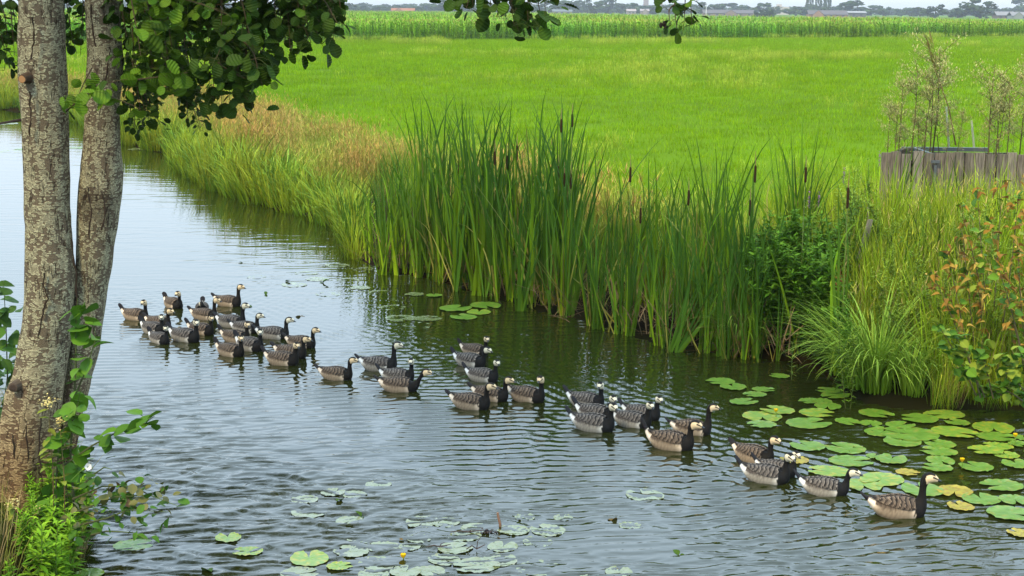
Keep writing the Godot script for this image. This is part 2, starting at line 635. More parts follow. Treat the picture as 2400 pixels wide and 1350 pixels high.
	var flat := thing("flat_roofed_building", "pale flat roofed building with a roof block above the trees", "building", Vector3(c.x, 0.6, c.z))
	var m := Mesher.new()
	m.box(Vector3(0, 3.8, 0), Vector3(13, 7.6, 10), col(0.42, 0.38, 0.35))
	part("wall", m.mesh(), M.wall, flat)
	m = Mesher.new()
	m.box(Vector3(-2.6, 8.8, 0), Vector3(4.6, 2.4, 4), col(0.4, 0.36, 0.34))
	part("roof_block", m.mesh(), M.wall, flat)
	for a in [[1514, "church tower on the horizon, left of the pair"], [1547, "church tower on the horizon, right of the pair"]]:
		c = at(a[0], 10, 2300)
		var t := thing("church_tower", "square brick " + a[1], "tower", Vector3(c.x, 0.6, c.z), 0.15)
		m = Mesher.new()
		m.box(Vector3(0, 13, 0), Vector3(6.2, 26, 6.2), col(0.2, 0.13, 0.11))
		m.box(Vector3(0, 17.2, 0), Vector3(6.5, 0.5, 6.5), col(0.3, 0.22, 0.19))
		part("wall", m.mesh(), M.wall, t)
		m = Mesher.new()
		m.box(Vector3(0, 26.6, 0), Vector3(6.8, 1.2, 6.8), col(0.26, 0.19, 0.17))
		for k in 4:
			m.box(Vector3(2.6 * (1 if k % 2 else -1), 28.0, 2.6 * (1 if k > 1 else -1)), Vector3(1.2, 1.8, 1.2), col(0.26, 0.19, 0.17), 0, 0.4)
		part("parapet", m.mesh(), M.wall, t)
		for k in [-1, 1]:
			m = Mesher.new()
			m.box(Vector3(1.3 * k, 20.5, 3.11), Vector3(1.1, 4.2, 0.1), col(0.03, 0.03, 0.035))
			part("belfry_opening", m.mesh(), M.wall, t)
	c = at(1530, 15, 2320)
	var nave := thing("church_nave", "long dark church roof between the two towers", "church", Vector3(c.x, 0.6, c.z))
	m = Mesher.new()
	m.box(Vector3(0, 3.5, -5), Vector3(30, 7, 10), col(0.2, 0.14, 0.12))
	part("wall", m.mesh(), M.wall, nave)
	m = Mesher.new()
	gable(m, -15, 15, -10, 0, 7, 11, col(0.12, 0.12, 0.14), true, 0.5)
	part("roof", m.mesh(), M.wall, nave)
	c = at(1655, 30, 1040)
	m = Mesher.new()
	m.tube([Vector3.ZERO, Vector3(0, 4, 0), Vector3(0, 9.4, 0)], [0.28, 0.22, 0.14], 8, col(0.6, 0.6, 0.6), col(0.6, 0.6, 0.6))
	var mast := part("mast", m.mesh(), M.stem, self, Transform3D(Basis(), Vector3(c.x, 0.6, c.z)))
	tag(mast, "slim white mast standing before the long barn", "mast")


func maize() -> void:
	var plants := []
	for i in 3:
		var m := Mesher.new()
		m.tube([Vector3.ZERO, Vector3(0.01, 1.0, 0), Vector3(0, 1.95, 0.01)], [0.018, 0.014, 0.006], 4, col(0.12, 0.2, 0.03), col(0.1, 0.2, 0.02))
		var yaw := rnd(0, TAU)
		for k in 11:
			yaw += PI + rnd(-0.5, 0.5)
			var y := 0.25 + k * 0.155
			m.ribbon(Vector3(0, y, 0), yaw, rnd(0.3, 0.8), rnd(1.1, 2.4), rnd(0.55, 0.85) * (0.7 if k > 8 else 1.0), rnd(0.1, 0.15), jitter(col(0.11, 0.23, 0.01), 0.25), jitter(col(0.2, 0.36, 0.03), 0.35), 4)
		for k in 5:
			m.ribbon(Vector3(0, 1.9, 0), rnd(0, TAU), rnd(0.0, 0.5), 0.3, 0.25, 0.02, col(0.3, 0.3, 0.1), col(0.3, 0.28, 0.1), 2)
		plants.append(m.mesh())
	var places := [[], [], []]
	var tints := [PackedColorArray(), PackedColorArray(), PackedColorArray()]
	var a := on(-420, 103, 0.62)
	var b := on(2750, 86.5, 0.62)
	var along := (b - a).normalized()
	var across := Vector3(along.z, 0, -along.x)
	if across.z > 0.0:
		across = -across
	var wide := a.distance_to(b)
	var back := 0.0
	var row := 0
	while back < 420.0:
		var gap := 0.3 if row < 8 else (0.6 if row < 25 else (1.1 if back < 60 else 2.4))
		var x := rnd(0, gap)
		while x < wide + back * 0.5:
			var p := a + along * (x - back * 0.2) + across * (back + rnd(-0.12, 0.12))
			var n := rough_noise.get_noise_2d(p.x * 0.03, p.z * 0.02)
			var s := (1.0 + 0.12 * n + rnd(-0.1, 0.1)) * (1.0 if row < 25 else 1.12) * (0.85 if row == 0 else 1.0)
			var k := rng.randi() % 3
			places[k].append(pose(Vector3(p.x, 0.6, p.z), rnd(0, TAU), s, rnd(0, 0.08), rnd(0, TAU)))
			tints[k].append(jitter(Color(1.3 + n * 0.4, 1.3, 1.0) * (0.7 + 0.55 * rng.randf()), 0.3))
			x += gap * rnd(0.8, 1.2)
		back += 0.75 if row < 25 else (1.6 if back < 60 else 3.5)
		row += 1
	var o := Node3D.new()
	o.name = "maize_field"
	add_child(o)
	tag(o, "tall dense bright green maize across the far side of the meadow", "maize field", "", "stuff")
	for k in 3:
		scatter("maize", plants[k], M.leaf, places[k], tints[k], o)


func tuft(blades: int, spread: float, low: float, high: float, width: float, lean: float, curl: float, base: Color, tip: Color, segs: int, heads := 0.0) -> ArrayMesh:
	var m := Mesher.new()
	for i in blades:
		var a := rnd(0, TAU)
		var r := spread * sqrt(rng.randf())
		var yaw := a + rnd(-0.9, 0.9)
		var k := jitter(base, 0.42)
		var l := rnd(low, high)
		var le := rnd(0.0, lean)
		var cu := rnd(0.2, 1.0) * curl
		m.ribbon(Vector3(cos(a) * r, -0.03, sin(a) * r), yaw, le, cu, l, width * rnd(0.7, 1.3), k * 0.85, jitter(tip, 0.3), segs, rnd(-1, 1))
		if rng.randf() < heads:
			var aim := le + cu * 0.6
			var top := Vector3(cos(a) * r, 0, sin(a) * r) + (Vector3.UP * cos(aim * 0.7) + Vector3(cos(yaw), 0, sin(yaw)) * sin(aim * 0.7)) * l * 0.9
			for j in 3:
				m.ribbon(top + Vector3(rnd(-0.01, 0.01), rnd(-0.05, 0.05), rnd(-0.01, 0.01)), rnd(0, TAU), aim + rnd(-0.2, 0.5), 0.3, rnd(0.06, 0.12), 0.009, jitter(tip, 0.3), jitter(tip * 1.1, 0.3), 2)
	return m.mesh()


func meadow() -> void:
	var kinds := []
	for i in 3:
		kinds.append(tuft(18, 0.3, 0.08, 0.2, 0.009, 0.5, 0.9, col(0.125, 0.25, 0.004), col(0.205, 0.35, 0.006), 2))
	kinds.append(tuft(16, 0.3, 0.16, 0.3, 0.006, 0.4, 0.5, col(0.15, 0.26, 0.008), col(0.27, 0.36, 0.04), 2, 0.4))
	var places := [[], [], [], []]
	var tints := [PackedColorArray(), PackedColorArray(), PackedColorArray(), PackedColorArray()]
	var a := on(-420, 103, 0.62)
	var b := on(2750, 86.5, 0.62)
	for i in 95000:
		var d := sqrt(lerpf(18.0 * 18.0, 235.0 * 235.0, pow(rng.randf(), 1.25)))
		var x := d * rnd(-0.42, 0.42)
		var z := -d
		var edge := lerpf(a.z, b.z, (x - a.x) / (b.x - a.x))
		if z < edge:
			continue
		if d < 75.0 and shore(x, z) < 2.2:
			continue
		var n := rough_noise.get_noise_2d(x * 0.045 + 5.0, z * 0.03)
		var n2 := rough_noise.get_noise_2d(x * 0.3, z * 0.16)
		var k := rng.randi() % 3
		if n + n2 * 0.6 + rnd(-0.4, 0.4) > 0.6:
			k = 3
		var s := 0.9 + d / 110.0
		places[k].append(pose(Vector3(x, 0.61, z), rnd(0, TAU), s * rnd(0.75, 1.15)))
		tints[k].append(jitter(Color(1.0 + 0.16 * n2 + 0.08 * n, 1.0 + 0.16 * n2, 1.0), 0.26))
	var o := Node3D.new()
	o.name = "meadow_grass"
	add_child(o)
	tag(o, "short vivid green meadow grass between canal and maize", "grass", "", "stuff")
	for k in 4:
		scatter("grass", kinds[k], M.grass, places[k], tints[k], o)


func bank_grass() -> void:
	var total := 0.0
	var lengths := []
	for i in far_bank.size() - 2:
		lengths.append(far_bank[i].distance_to(far_bank[i + 1]))
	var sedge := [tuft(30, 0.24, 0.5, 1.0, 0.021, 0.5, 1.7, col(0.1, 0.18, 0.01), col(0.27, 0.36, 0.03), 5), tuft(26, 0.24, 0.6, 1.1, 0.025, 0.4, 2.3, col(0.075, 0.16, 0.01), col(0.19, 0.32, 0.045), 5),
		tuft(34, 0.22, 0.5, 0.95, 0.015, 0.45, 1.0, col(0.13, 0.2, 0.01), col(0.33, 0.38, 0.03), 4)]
	var dry := [tuft(50, 0.28, 0.45, 0.95, 0.005, 0.3, 0.6, col(0.17, 0.19, 0.03), col(0.38, 0.25, 0.085), 3, 0.7), tuft(46, 0.28, 0.4, 0.8, 0.005, 0.35, 0.7, col(0.17, 0.21, 0.025), col(0.35, 0.28, 0.07), 3, 0.6)]
	var mixed := [tuft(42, 0.26, 0.4, 0.8, 0.009, 0.4, 0.8, col(0.1, 0.2, 0.014), col(0.24, 0.33, 0.04), 4), tuft(38, 0.26, 0.45, 0.9, 0.008, 0.4, 0.9, col(0.14, 0.22, 0.02), col(0.3, 0.33, 0.06), 4, 0.3)]
	var sets := {"sedge": [sedge, [[], [], []], [], M.blade, "lush arching green sedge along the waterline of the far bank", 0.0], "dry": [dry, [[], []], [], M.dry, "tan dry seeding grass along the top of the far bank", 0.0], "bank": [mixed, [[], []], [], M.grass, "tall yellowish green grass covering the far bank", 0.0]}
	for key in sets:
		for k in sets[key][0].size():
			sets[key][2].append(PackedColorArray())
	for i in lengths.size():
		var a := far_bank[i]
		var b := far_bank[i + 1]
		var dir := (b - a).normalized()
		var inland := Vector2(dir.y, -dir.x)
		if i == 0:
			a = a.lerp(b, 0.4)
		var n := int(a.distance_to(b) * (90.0 if i > 2 else 50.0))
		for j in n:
			var p := a.lerp(b, rng.randf())
			var s := rnd(-0.12, 4.6)
			p += inland * s
			if s > 0.6 and (not Geometry2D.is_point_in_polygon(p, land) or edge_distance(p, far_bank) < 0.3):
				continue
			var patch := rough_noise.get_noise_2d(p.x * 0.35, p.y * 0.35)
			var right := step(0.5, 3.0, p.x) * step(-30, -20, p.y)
			var key := "bank"
			if s < 0.7 + patch * 0.7:
				key = "sedge"
			elif s > 0.9 + patch * 0.5 and patch + rnd(-0.55, 0.55) > 0.17 + 0.35 * right + step(3.4, 4.6, s) * 0.6:
				key = "dry"
			var cx := column(p.x, p.y)
			if cx > 850.0 and (s < 1.5 or cx > 1780.0 or rng.randf() < 0.45):
				continue
			if cx > 1280.0 and key == "dry" and rng.randf() < 0.75:
				key = "bank"
			if patch < -0.25 and s < 0.5 and rng.randf() < 0.6:
				continue
			var z := rnd(0.6, 1.2) * (1.0 + 0.6 * patch) * (1.0 - 0.45 * step(2.8, 4.6, s))
			if s < 0.05:
				z *= 0.7
			if p.x > 5.0 and p.y < -21.5 and p.y > -24.2:
				continue
			var k: int = rng.randi() % sets[key][0].size()
			sets[key][1][k].append(pose(Vector3(p.x, maxf(height(p.x, p.y), -0.02), p.y), rnd(0, TAU), z, rnd(0, 0.2), rnd(0, TAU)))
			sets[key][2][k].append(jitter(Color(1.0 + 0.2 * patch, 1.0, 1.0) * (1.0 - 0.25 * rough_noise.get_noise_2d(p.x * 1.3, p.y * 1.3)), 0.3))
	for key in sets:
		var q: Array = sets[key]
		var o := Node3D.new()
		o.name = key + "_grass"
		add_child(o)
		tag(o, q[4], "grass", "", "stuff")
		for k in q[0].size():
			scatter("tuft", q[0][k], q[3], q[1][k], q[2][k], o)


# ---------------------------------------------------------------- cattails
func bank_line(x: float) -> Vector3:      # the far bank's waterline seen at that column of the picture
	var best := Vector3.ZERO
	var miss := 1e9
	for i in far_bank.size() - 2:
		for k in 12:
			var q := far_bank[i].lerp(far_bank[i + 1], k / 12.0)
			var p := cam.basis.inverse() * (Vector3(q.x, 0, q.y) - EYE)
			var sx := 1200.0 - p.x / p.z * FOCAL
			if absf(sx - x) < miss:
				miss = absf(sx - x)
				best = Vector3(q.x, 0, q.y)
	return best


func nth(n: int) -> String:
	var low := ["zero", "one", "two", "three", "four", "five", "six", "seven", "eight", "nine", "ten", "eleven", "twelve", "thirteen", "fourteen", "fifteen", "sixteen", "seventeen", "eighteen", "nineteen"]
	var tens := ["", "", "twenty", "thirty", "forty", "fifty", "sixty", "seventy", "eighty", "ninety"]
	return low[n] if n < 20 else tens[n / 10] + ("-" + low[n % 10] if n % 10 else "")


func cattails() -> void:
	var fresh := []
	var bent := []
	for i in 12:
		var m := Mesher.new()
		m.ribbon(Vector3.ZERO, 0.0, rnd(0.0, 0.12), rnd(0.05, 0.75), 1.0, rnd(0.017, 0.023), col(0.11, 0.2, 0.014), col(0.027, 0.085, 0.012), 8, rnd(-1.3, 1.3), rnd(1.6, 3.0))
		fresh.append(m.mesh())
	for i in 5:
		var m := Mesher.new()
		m.ribbon(Vector3.ZERO, 0.0, rnd(0.0, 0.1), rnd(1.3, 2.3), 1.0, rnd(0.016, 0.021), col(0.1, 0.2, 0.016), col(0.05, 0.13, 0.018), 9, rnd(-1.2, 1.2), rnd(3.0, 7.0))
		bent.append(m.mesh())
	var greens := []
	for k in [col(1.05, 1.05, 1.0), col(0.85, 0.95, 1.05), col(1.55, 1.38, 0.75), col(0.7, 0.75, 0.75), col(2.2, 1.8, 0.85)]:
		greens.append(plain(0.6, 0.35, 0.18, k))
	var straw := [plain(0.8, 0.25, 0.2, col(3.6, 1.6, 3.4)), plain(0.8, 0.25, 0.2, col(2.3, 1.0, 2.2))]
	var sm := Mesher.new()
	sm.tube([Vector3.ZERO, Vector3(0.006, 0.5, 0), Vector3(0, 1.0, 0)], [0.0055, 0.005, 0.0035], 5, col(0.12, 0.18, 0.03), col(0.16, 0.2, 0.06))
	var stalk := sm.mesh()
	var hm := Mesher.new()
	hm.tube([Vector3.ZERO, Vector3(0, 0.006, 0), Vector3(0, 0.02, 0), Vector3(0, 0.1, 0), Vector3(0, 0.18, 0), Vector3(0, 0.2, 0), Vector3(0, 0.207, 0)], [0.005, 0.011, 0.0145, 0.0155, 0.0148, 0.011, 0.004], 9, col(0.03, 0.014, 0.007), col(0.04, 0.018, 0.008))
	hm.smooth()
	var spike := hm.mesh()
	var tm := Mesher.new()
	tm.tube([Vector3.ZERO, Vector3(0, 0.08, 0), Vector3(0.006, 0.17, 0)], [0.006, 0.005, 0.002], 5, col(0.2, 0.14, 0.06), col(0.26, 0.19, 0.09))
	var tip := tm.mesh()
	var spikes := [[1290, 275], [1326, 262], [1150, 352], [1176, 362], [1199, 340], [1288, 385], [1311, 402], [1281, 528], [1329, 408], [1490, 488], [1462, 392], [1603, 446], [1764, 392], [1864, 392], [1991, 452], [1060, 372], [1760, 470]]
	var plan := []
	for i in 180:
		var x := 838.0 + 960.0 * (i + rng.randf()) / 180.0
		plan.append([x, rnd(-0.25, 1.6) if i % 3 else rnd(-0.25, 0.15), 0.0])
	for s in spikes:
		plan.append([float(s[0]) + rnd(-8, 8), rnd(0.3, 1.2), float(s[1])])
	for i in 12:
		plan.append([rnd(1850, 1960), rnd(2.4, 3.6), 0.0])
	for i in 8:
		plan.append([rnd(1620, 1720), rnd(1.8, 2.6), 0.0])
	for i in 26:
		plan.append([rnd(2010, 2450), rnd(2.2, 5.4), 0.0])
	for q in [[830, -0.35, 0], [822, -0.5, 0], [768, -0.9, 0], [905, -0.35, 0], [1075, -0.35, 0], [1225, -0.4, 0], [1395, -0.3, 0], [1575, -0.35, 0], [1700, -0.3, 0], [1820, -0.1, 0]]:
		plan.append([float(q[0]), q[1], 0.0])
	plan.sort_custom(func(a, b): return a[0] < b[0])
	var count := {}
	for q in plan:
		var x: float = q[0]
		var p := bank_line(x)
		p += Vector3(0.1, 0, -0.99) * q[1]
		var tall := 0.0
		if x < 800: tall = 0.8
		elif x < 860: tall = 1.25
		elif x < 960: tall = lerpf(1.7, 2.3, (x - 860) / 100)
		elif x < 1350: tall = 2.5 + 0.0015 * maxf(x - 1150.0, 0.0) + 0.2 * sin((x - 960) / 60.0)
		elif x < 1420: tall = lerpf(2.2, 1.85, (x - 1350) / 70)
		elif x < 1620: tall = 1.85
		elif x < 1740: tall = 2.0
		elif x < 1840: tall = 1.85
		elif x < 2000: tall = 2.15
		else: tall = rnd(1.0, 1.5)
		tall *= rnd(0.78, 1.08) if x < 950 or x > 1350 else rnd(0.9, 1.1)
		if q[2] == 0.0 and x > 1340 and x < 1800 and rough_noise.get_noise_2d(x * 0.021, 3.0) < -0.22 and rng.randf() < 0.6: continue
		if q[1] < 0.2 and x > 870: tall *= 0.82
		p.y = minf(maxf(height(p.x, p.z), -0.12), 0.45 if x < 2000 else 1.0)
		var seg := "at the left end" if x < 960 else ("in the tall left half" if x < 1350 else ("in the lower middle" if x < 1620 else ("at the right end" if x < 1840 else ("behind the leafy bushes" if x < 2000 else "on the right bank before the timber wall"))))
		var standing := ", in open water" if q[1] < -0.25 else ("" if q[1] < 0.8 or x > 2000 else " in the back rows")
		var sort: String = ("brown spiked cattail " if q[2] > 0 else "green cattail ") + seg + standing
		count[sort] = count.get(sort, 0) + 1
		var label: String = sort + ", %s from left" % nth(count[sort])
		if x < 800: label = "small lone cattail shoot in open water left of the reed bed"
		if x == 1575: label = "splayed cattail leaning over open water at the front of the reed bed"
		var t := thing("cattail", label, "cattail", p, rnd(0, TAU), "cattails of the reed bed")
		var n := rng.randi_range(4, 9) if q[2] == 0.0 else 5
		if q[1] < -0.25: n = 12 if x > 800 else 4
		var main := rng.randi() % 5
		var splay := 0.5 if x == 1575 else 0.0
		for k in n:
			var l := tall * rnd(0.68, 1.06)
			var mesh: Mesh = bent[rng.randi() % 5] if rng.randf() < 0.2 else fresh[rng.randi() % 12]
			var xf := pose(Vector3(rnd(-0.05, 0.05), 0, rnd(-0.05, 0.05)), rnd(0, TAU), l, rnd(0.0, 0.24), rnd(0, TAU))
			if splay > 0.0:
				xf.basis = Basis(Vector3(0, 0, 1), -rnd(0.15, 0.75)) * xf.basis
				t.rotation.y = 0.0
			part("leaf", mesh, greens[main if rng.randf() < 0.7 else rng.randi() % 5], t, xf)
		for k in (rng.randi() % (6 if x > 1250 else 4) if x > 960 else 0):
			var l := tall * rnd(0.2, 0.85)
			part("dead_leaf", bent[rng.randi() % 5] if rng.randf() < 0.6 else fresh[rng.randi() % 12], straw[rng.randi() % 2], t, pose(Vector3(rnd(-0.06, 0.06), 0.0, rnd(-0.06, 0.06)), rnd(0, TAU), l, rnd(0.05, 0.7), rnd(0, TAU)))
		if q[2] > 0.0:
			var high := at(x, q[2] + 34.0, -p.z).y - p.y
			part("stalk", stalk, M.stem, t, Transform3D(Basis().scaled(Vector3(1, high, 1)), Vector3.ZERO))
			var s := rnd(0.85, 1.1)
			var head := part("seed_spike", spike, M.stem, t, Transform3D(Basis().scaled(Vector3(1, s, 1)), Vector3(0, high - 0.01, 0)))
			part("dry_tip", tip, M.stem, head, Transform3D(Basis(), Vector3(0, 0.2, 0)))
	# fallen dead leaves on the waterline
	var m := Mesher.new()
	for i in 620:
		var p := bank_line(rnd(850, 1850)) + Vector3(0, rnd(0.0, 0.3), rnd(-0.8, 0.3))
		m.ribbon(p, rnd(0, TAU), rnd(0.3, 1.5), rnd(0.1, 0.9), rnd(0.25, 0.8), 0.015, jitter(col(0.15, 0.1, 0.05), 0.5), jitter(col(0.26, 0.18, 0.09), 0.5), 4)
	tag(part("fallen_reed_litter", m.mesh(), M.dry, self), "brown dead cattail leaves lying along the waterline", "reed litter", "", "stuff")


# ---------------------------------------------------------------- the timber wall
func retaining_wall() -> void:
	var wall := thing("timber_wall", "weathered grey timber plank wall at the right with a steel bar on top", "retaining wall", Vector3(0, 0.4, 0))
	var depth := 22.0
	var left := at(2064, 350, depth).x
	var tones := [col(0.19, 0.165, 0.135), col(0.15, 0.13, 0.105), col(0.23, 0.2, 0.165), col(0.17, 0.14, 0.115)]
	var wood := []
	for k in tones:
		var mt := StandardMaterial3D.new()
		var n := NoiseTexture2D.new()
		n.width = 256
		n.height = 256
		n.seamless = true
		var fn := FastNoiseLite.new()
		fn.frequency = 0.02
		fn.seed = wood.size()
		fn.fractal_octaves = 5
		n.noise = fn
		var ramp := Gradient.new()
		ramp.set_color(0, (k * 0.45).linear_to_srgb())
		ramp.set_color(1, (k * 1.5).linear_to_srgb())
		n.color_ramp = ramp
		mt.albedo_texture = n
		mt.uv1_triplanar = true
		mt.uv1_scale = Vector3(5.0, 0.55, 5.0)
		mt.roughness = 0.95
		mt.metallic_specular = 0.2
		wood.append(mt)
	for i in 22:
		var m := Mesher.new()
		var w := 0.145
		var tall := 1.5 + rnd(-0.03, 0.03)
		var wob := rnd(-0.012, 0.012)
		m.box(Vector3(0, tall / 2, 0), Vector3(w, tall, 0.05), Color.WHITE, 0.0, 0.006)
		part("plank", m.mesh(), wood[rng.randi() % 4], wall, Transform3D(Basis(Vector3.UP, rnd(-0.05, 0.05)) * Basis(Vector3.FORWARD, wob), Vector3(left + 0.08 + i * 0.152, 0.12, -depth + rnd(-0.014, 0.014) - i * 0.004)))
	for i in 12:
		var m := Mesher.new()
		m.box(Vector3(0, 0.7, 0), Vector3(0.145, 1.4, 0.05), Color.WHITE, 0.0, 0.006)
		part("plank", m.mesh(), wood[rng.randi() % 4], wall, Transform3D(Basis(), Vector3(left + 0.55 + i * 0.152, 0.12, -depth - 1.25 + rnd(-0.012, 0.012))))
	for i in 7:
		var m := Mesher.new()
		m.box(Vector3(0, 0.74, 0), Vector3(0.05, 1.48, 0.16), Color.WHITE, 0.0, 0.006)
		part("plank", m.mesh(), wood[rng.randi() % 4], wall, Transform3D(Basis(), Vector3(left + 0.2 + i * 0.08, 0.12, -depth - 0.16 - i * 0.166)))
	var steel := plain(0.5, 0.0, 0.5)
	steel.metallic = 0.6
	var m := Mesher.new()
	m.box(Vector3(left + 1.25, 1.57, -depth - 1.19), Vector3(1.3, 0.06, 0.05), col(0.16, 0.18, 0.19))
	part("steel_bar", m.mesh(), steel, wall)
	m = Mesher.new()
	m.box(Vector3(left + 0.78, 1.57, -depth - 0.57), Vector3(0.05, 0.06, 1.1), col(0.14, 0.16, 0.17))
	part("steel_tie", m.mesh(), steel, wall)
	m = Mesher.new()
	m.box(Vector3(left + 0.78, 1.5, -depth + 0.05), Vector3(0.12, 0.04, 0.04), col(0.13, 0.14, 0.15))
	m.box(Vector3(left + 0.78, 1.0, -depth + 0.05), Vector3(0.035, 0.9, 0.035), col(0.13, 0.14, 0.15))
	part("steel_bracket", m.mesh(), steel, wall)
	m = Mesher.new()
	m.box(Vector3(left + 2.15, 0.7, -depth - 0.72), Vector3(3.0, 1.4, 0.9), col(0.05, 0.04, 0.025))
	tag(part("earth_fill", m.mesh(), M.ground, self, Transform3D(Basis(), Vector3(0, 0.4, 0))), "dark soil filling the timber wall", "", "", "structure")
	for q in [[2224, 250, 345, "thin pale stake leaning among the dry weeds behind the wall"], [2283, 283, 345, "short pale green stake behind the steel bar of the wall"]]:
		var p := at(q[0], q[2], depth + 0.7)
		var up := at(q[0] - 6, q[1], depth + 0.7)
		m = Mesher.new()
		m.tube([Vector3.ZERO, (up - p) * 0.5, up - p], [0.016, 0.016, 0.015], 7, col(0.35, 0.42, 0.3), col(0.4, 0.48, 0.36))
		tag(part("stake", m.mesh(), M.stem, self, Transform3D(Basis(), p)), q[3], "stake")
	var sp := at(2022, 520, 18.6)
	m = Mesher.new()
	m.box(Vector3(0, 0.21, 0), Vector3(0.08, 0.5, 0.05), col(0.24, 0.215, 0.185), 0.4, 0.01)
	tag(part("stake", m.mesh(), M.wall, self, Transform3D(Basis(Vector3.FORWARD, 0.2), Vector3(sp.x, sp.y - 0.42, sp.z))), "weathered pale stake sticking out of the weeds left of the wall", "stake")
	# dry weeds on and behind the wall
	var weeds := []
	for i in 5:
		weeds.append(weed_shape(i))
	var spots := [[2105, 200], [2135, 165], [2165, 185], [2185, 110], [2205, 230], [2080, 250], [2150, 270], [2318, 150], [2335, 185], [2360, 190], [2345, 250], [2390, 175], [2240, 250], [2120, 300], [2315, 300], [2375, 300], [2180, 150], [2098, 230], [2215, 280], [2328, 215], [2400, 150], [2160, 320], [2330, 320]]
	for i in spots.size():
		var q: Array = spots[i]
		var d := depth + rnd(0.3, 1.0)
		var p := at(q[0], 348, d)
		p.y = 1.8
		var tall := at(q[0], q[1], d).y - p.y
		var which := "in the left group above the timber wall" if q[0] < 2215 else ("beside the leaning stake behind the wall" if q[0] < 2300 else "in the right group above the timber wall")
		var size := "tallest " if q[1] < 155 else ("short " if q[1] > 240 else "tall ")
		var t := thing("dry_weed", size + "dry seeding weed " + which + ", number " + nth(i + 1), "weed", p, rnd(0, TAU), "dry weeds on the timber wall")
		var w: Array = weeds[i % 5]
		var xf := Transform3D(Basis(Vector3.FORWARD, rnd(-0.14, 0.14)).scaled(Vector3(tall, tall, tall)), Vector3.ZERO)
		part("stem", w[0], M.stem, t, xf)
		part("seed_heads", w[1], M.dry, t, xf).set_meta("kind", "stuff")
	for q in [[2181, 96, 2240, 340, 0.35], [2462, 90, 2420, 340, 0.3]]:
		var p := at(q[2], q[3], depth + 0.4)
		var up := at(q[0], q[1], depth + 0.4) - p
		var t := thing("dry_weed", "arching reed with a drooping tan plume above the " + ("wall's steel bar" if q[0] < 2300 else "right end of the wall"), "weed", p, 0.0, "dry weeds on the timber wall")
		m = Mesher.new()
		m.tube([Vector3.ZERO, up * 0.35 + Vector3(0.03, 0, 0), up * 0.7 + Vector3(-0.05, 0.06, 0), up + Vector3(-0.05, -0.02, 0)], [0.012, 0.01, 0.008, 0.004], 6, col(0.1, 0.06, 0.03), col(0.25, 0.2, 0.08))
		part("stem", m.mesh(), M.stem, t)
		m = Mesher.new()
		for k in 60:
			m.ribbon(up * rnd(0.72, 1.0) + Vector3(rnd(-0.04, 0.02), rnd(-0.02, 0.05), 0), PI + rnd(-0.9, 0.9), rnd(0.3, 1.0), rnd(0.6, 1.6), rnd(0.15, 0.42), 0.012, jitter(col(0.3, 0.25, 0.1), 0.3), jitter(col(0.42, 0.36, 0.18), 0.3), 4)
		part("plume", m.mesh(), M.dry, t).set_meta("kind", "stuff")


func weed_shape(s: int) -> Array:
	var stem := Mesher.new()
	var fluff := Mesher.new()
	stem.tube([Vector3.ZERO, Vector3(0.01 * s, 0.5, 0), Vector3(0, 1.0, 0.02)], [0.008, 0.006, 0.003], 5, col(0.08, 0.06, 0.025), col(0.16, 0.14, 0.06))
	for k in 20:
		var y := 0.2 + pow(rng.randf(), 0.7) * 0.8
		var a := k * 2.4 + rnd(-0.4, 0.4)
		var reach := rnd(0.05, 0.26)
		var out := Vector3(cos(a), rnd(0.5, 1.0), sin(a)) * reach
		stem.tube([Vector3(0, y, 0), Vector3(0, y, 0) + out * 0.6, Vector3(0, y, 0) + out], [0.003, 0.0025, 0.0015], 4, col(0.12, 0.1, 0.04), col(0.2, 0.17, 0.08))
		for j in 58:
			var p := Vector3(0, y, 0) + out * rnd(0.45, 1.1) + Vector3(rng.randfn(), rng.randfn(), rng.randfn()) * 0.028
			fluff.ribbon(p, rnd(0, TAU), rnd(0, 2.4), rnd(-1, 1), rnd(0.016, 0.036), rnd(0.006, 0.013), jitter(col(0.28, 0.28, 0.1), 0.35), jitter(col(0.46, 0.45, 0.2), 0.35), 2)
	return [stem.mesh(), fluff.mesh()]


# ---------------------------------------------------------------- right bank
const LANCE := [0.0, 0.4, 0.5, 0.4, 0.2, 0.0]
const ROUND := [0.05, 0.36, 0.5, 0.52, 0.46, 0.3, 0.05]
const LOBED := [0.02, 0.34, 0.3, 0.5, 0.34, 0.38, 0.2, 0.0]


func turned(p: Vector3, yaw: float, rise: float, roll := 0.0) -> Transform3D:   # a leaf's +y points along yaw, raised by rise
	var d := Vector3(cos(yaw) * cos(rise), sin(rise), sin(yaw) * cos(rise))
	var side := Vector3(-sin(yaw), 0, cos(yaw)).rotated(d, roll)
	return Transform3D(Basis(side, d, side.cross(d)), p)


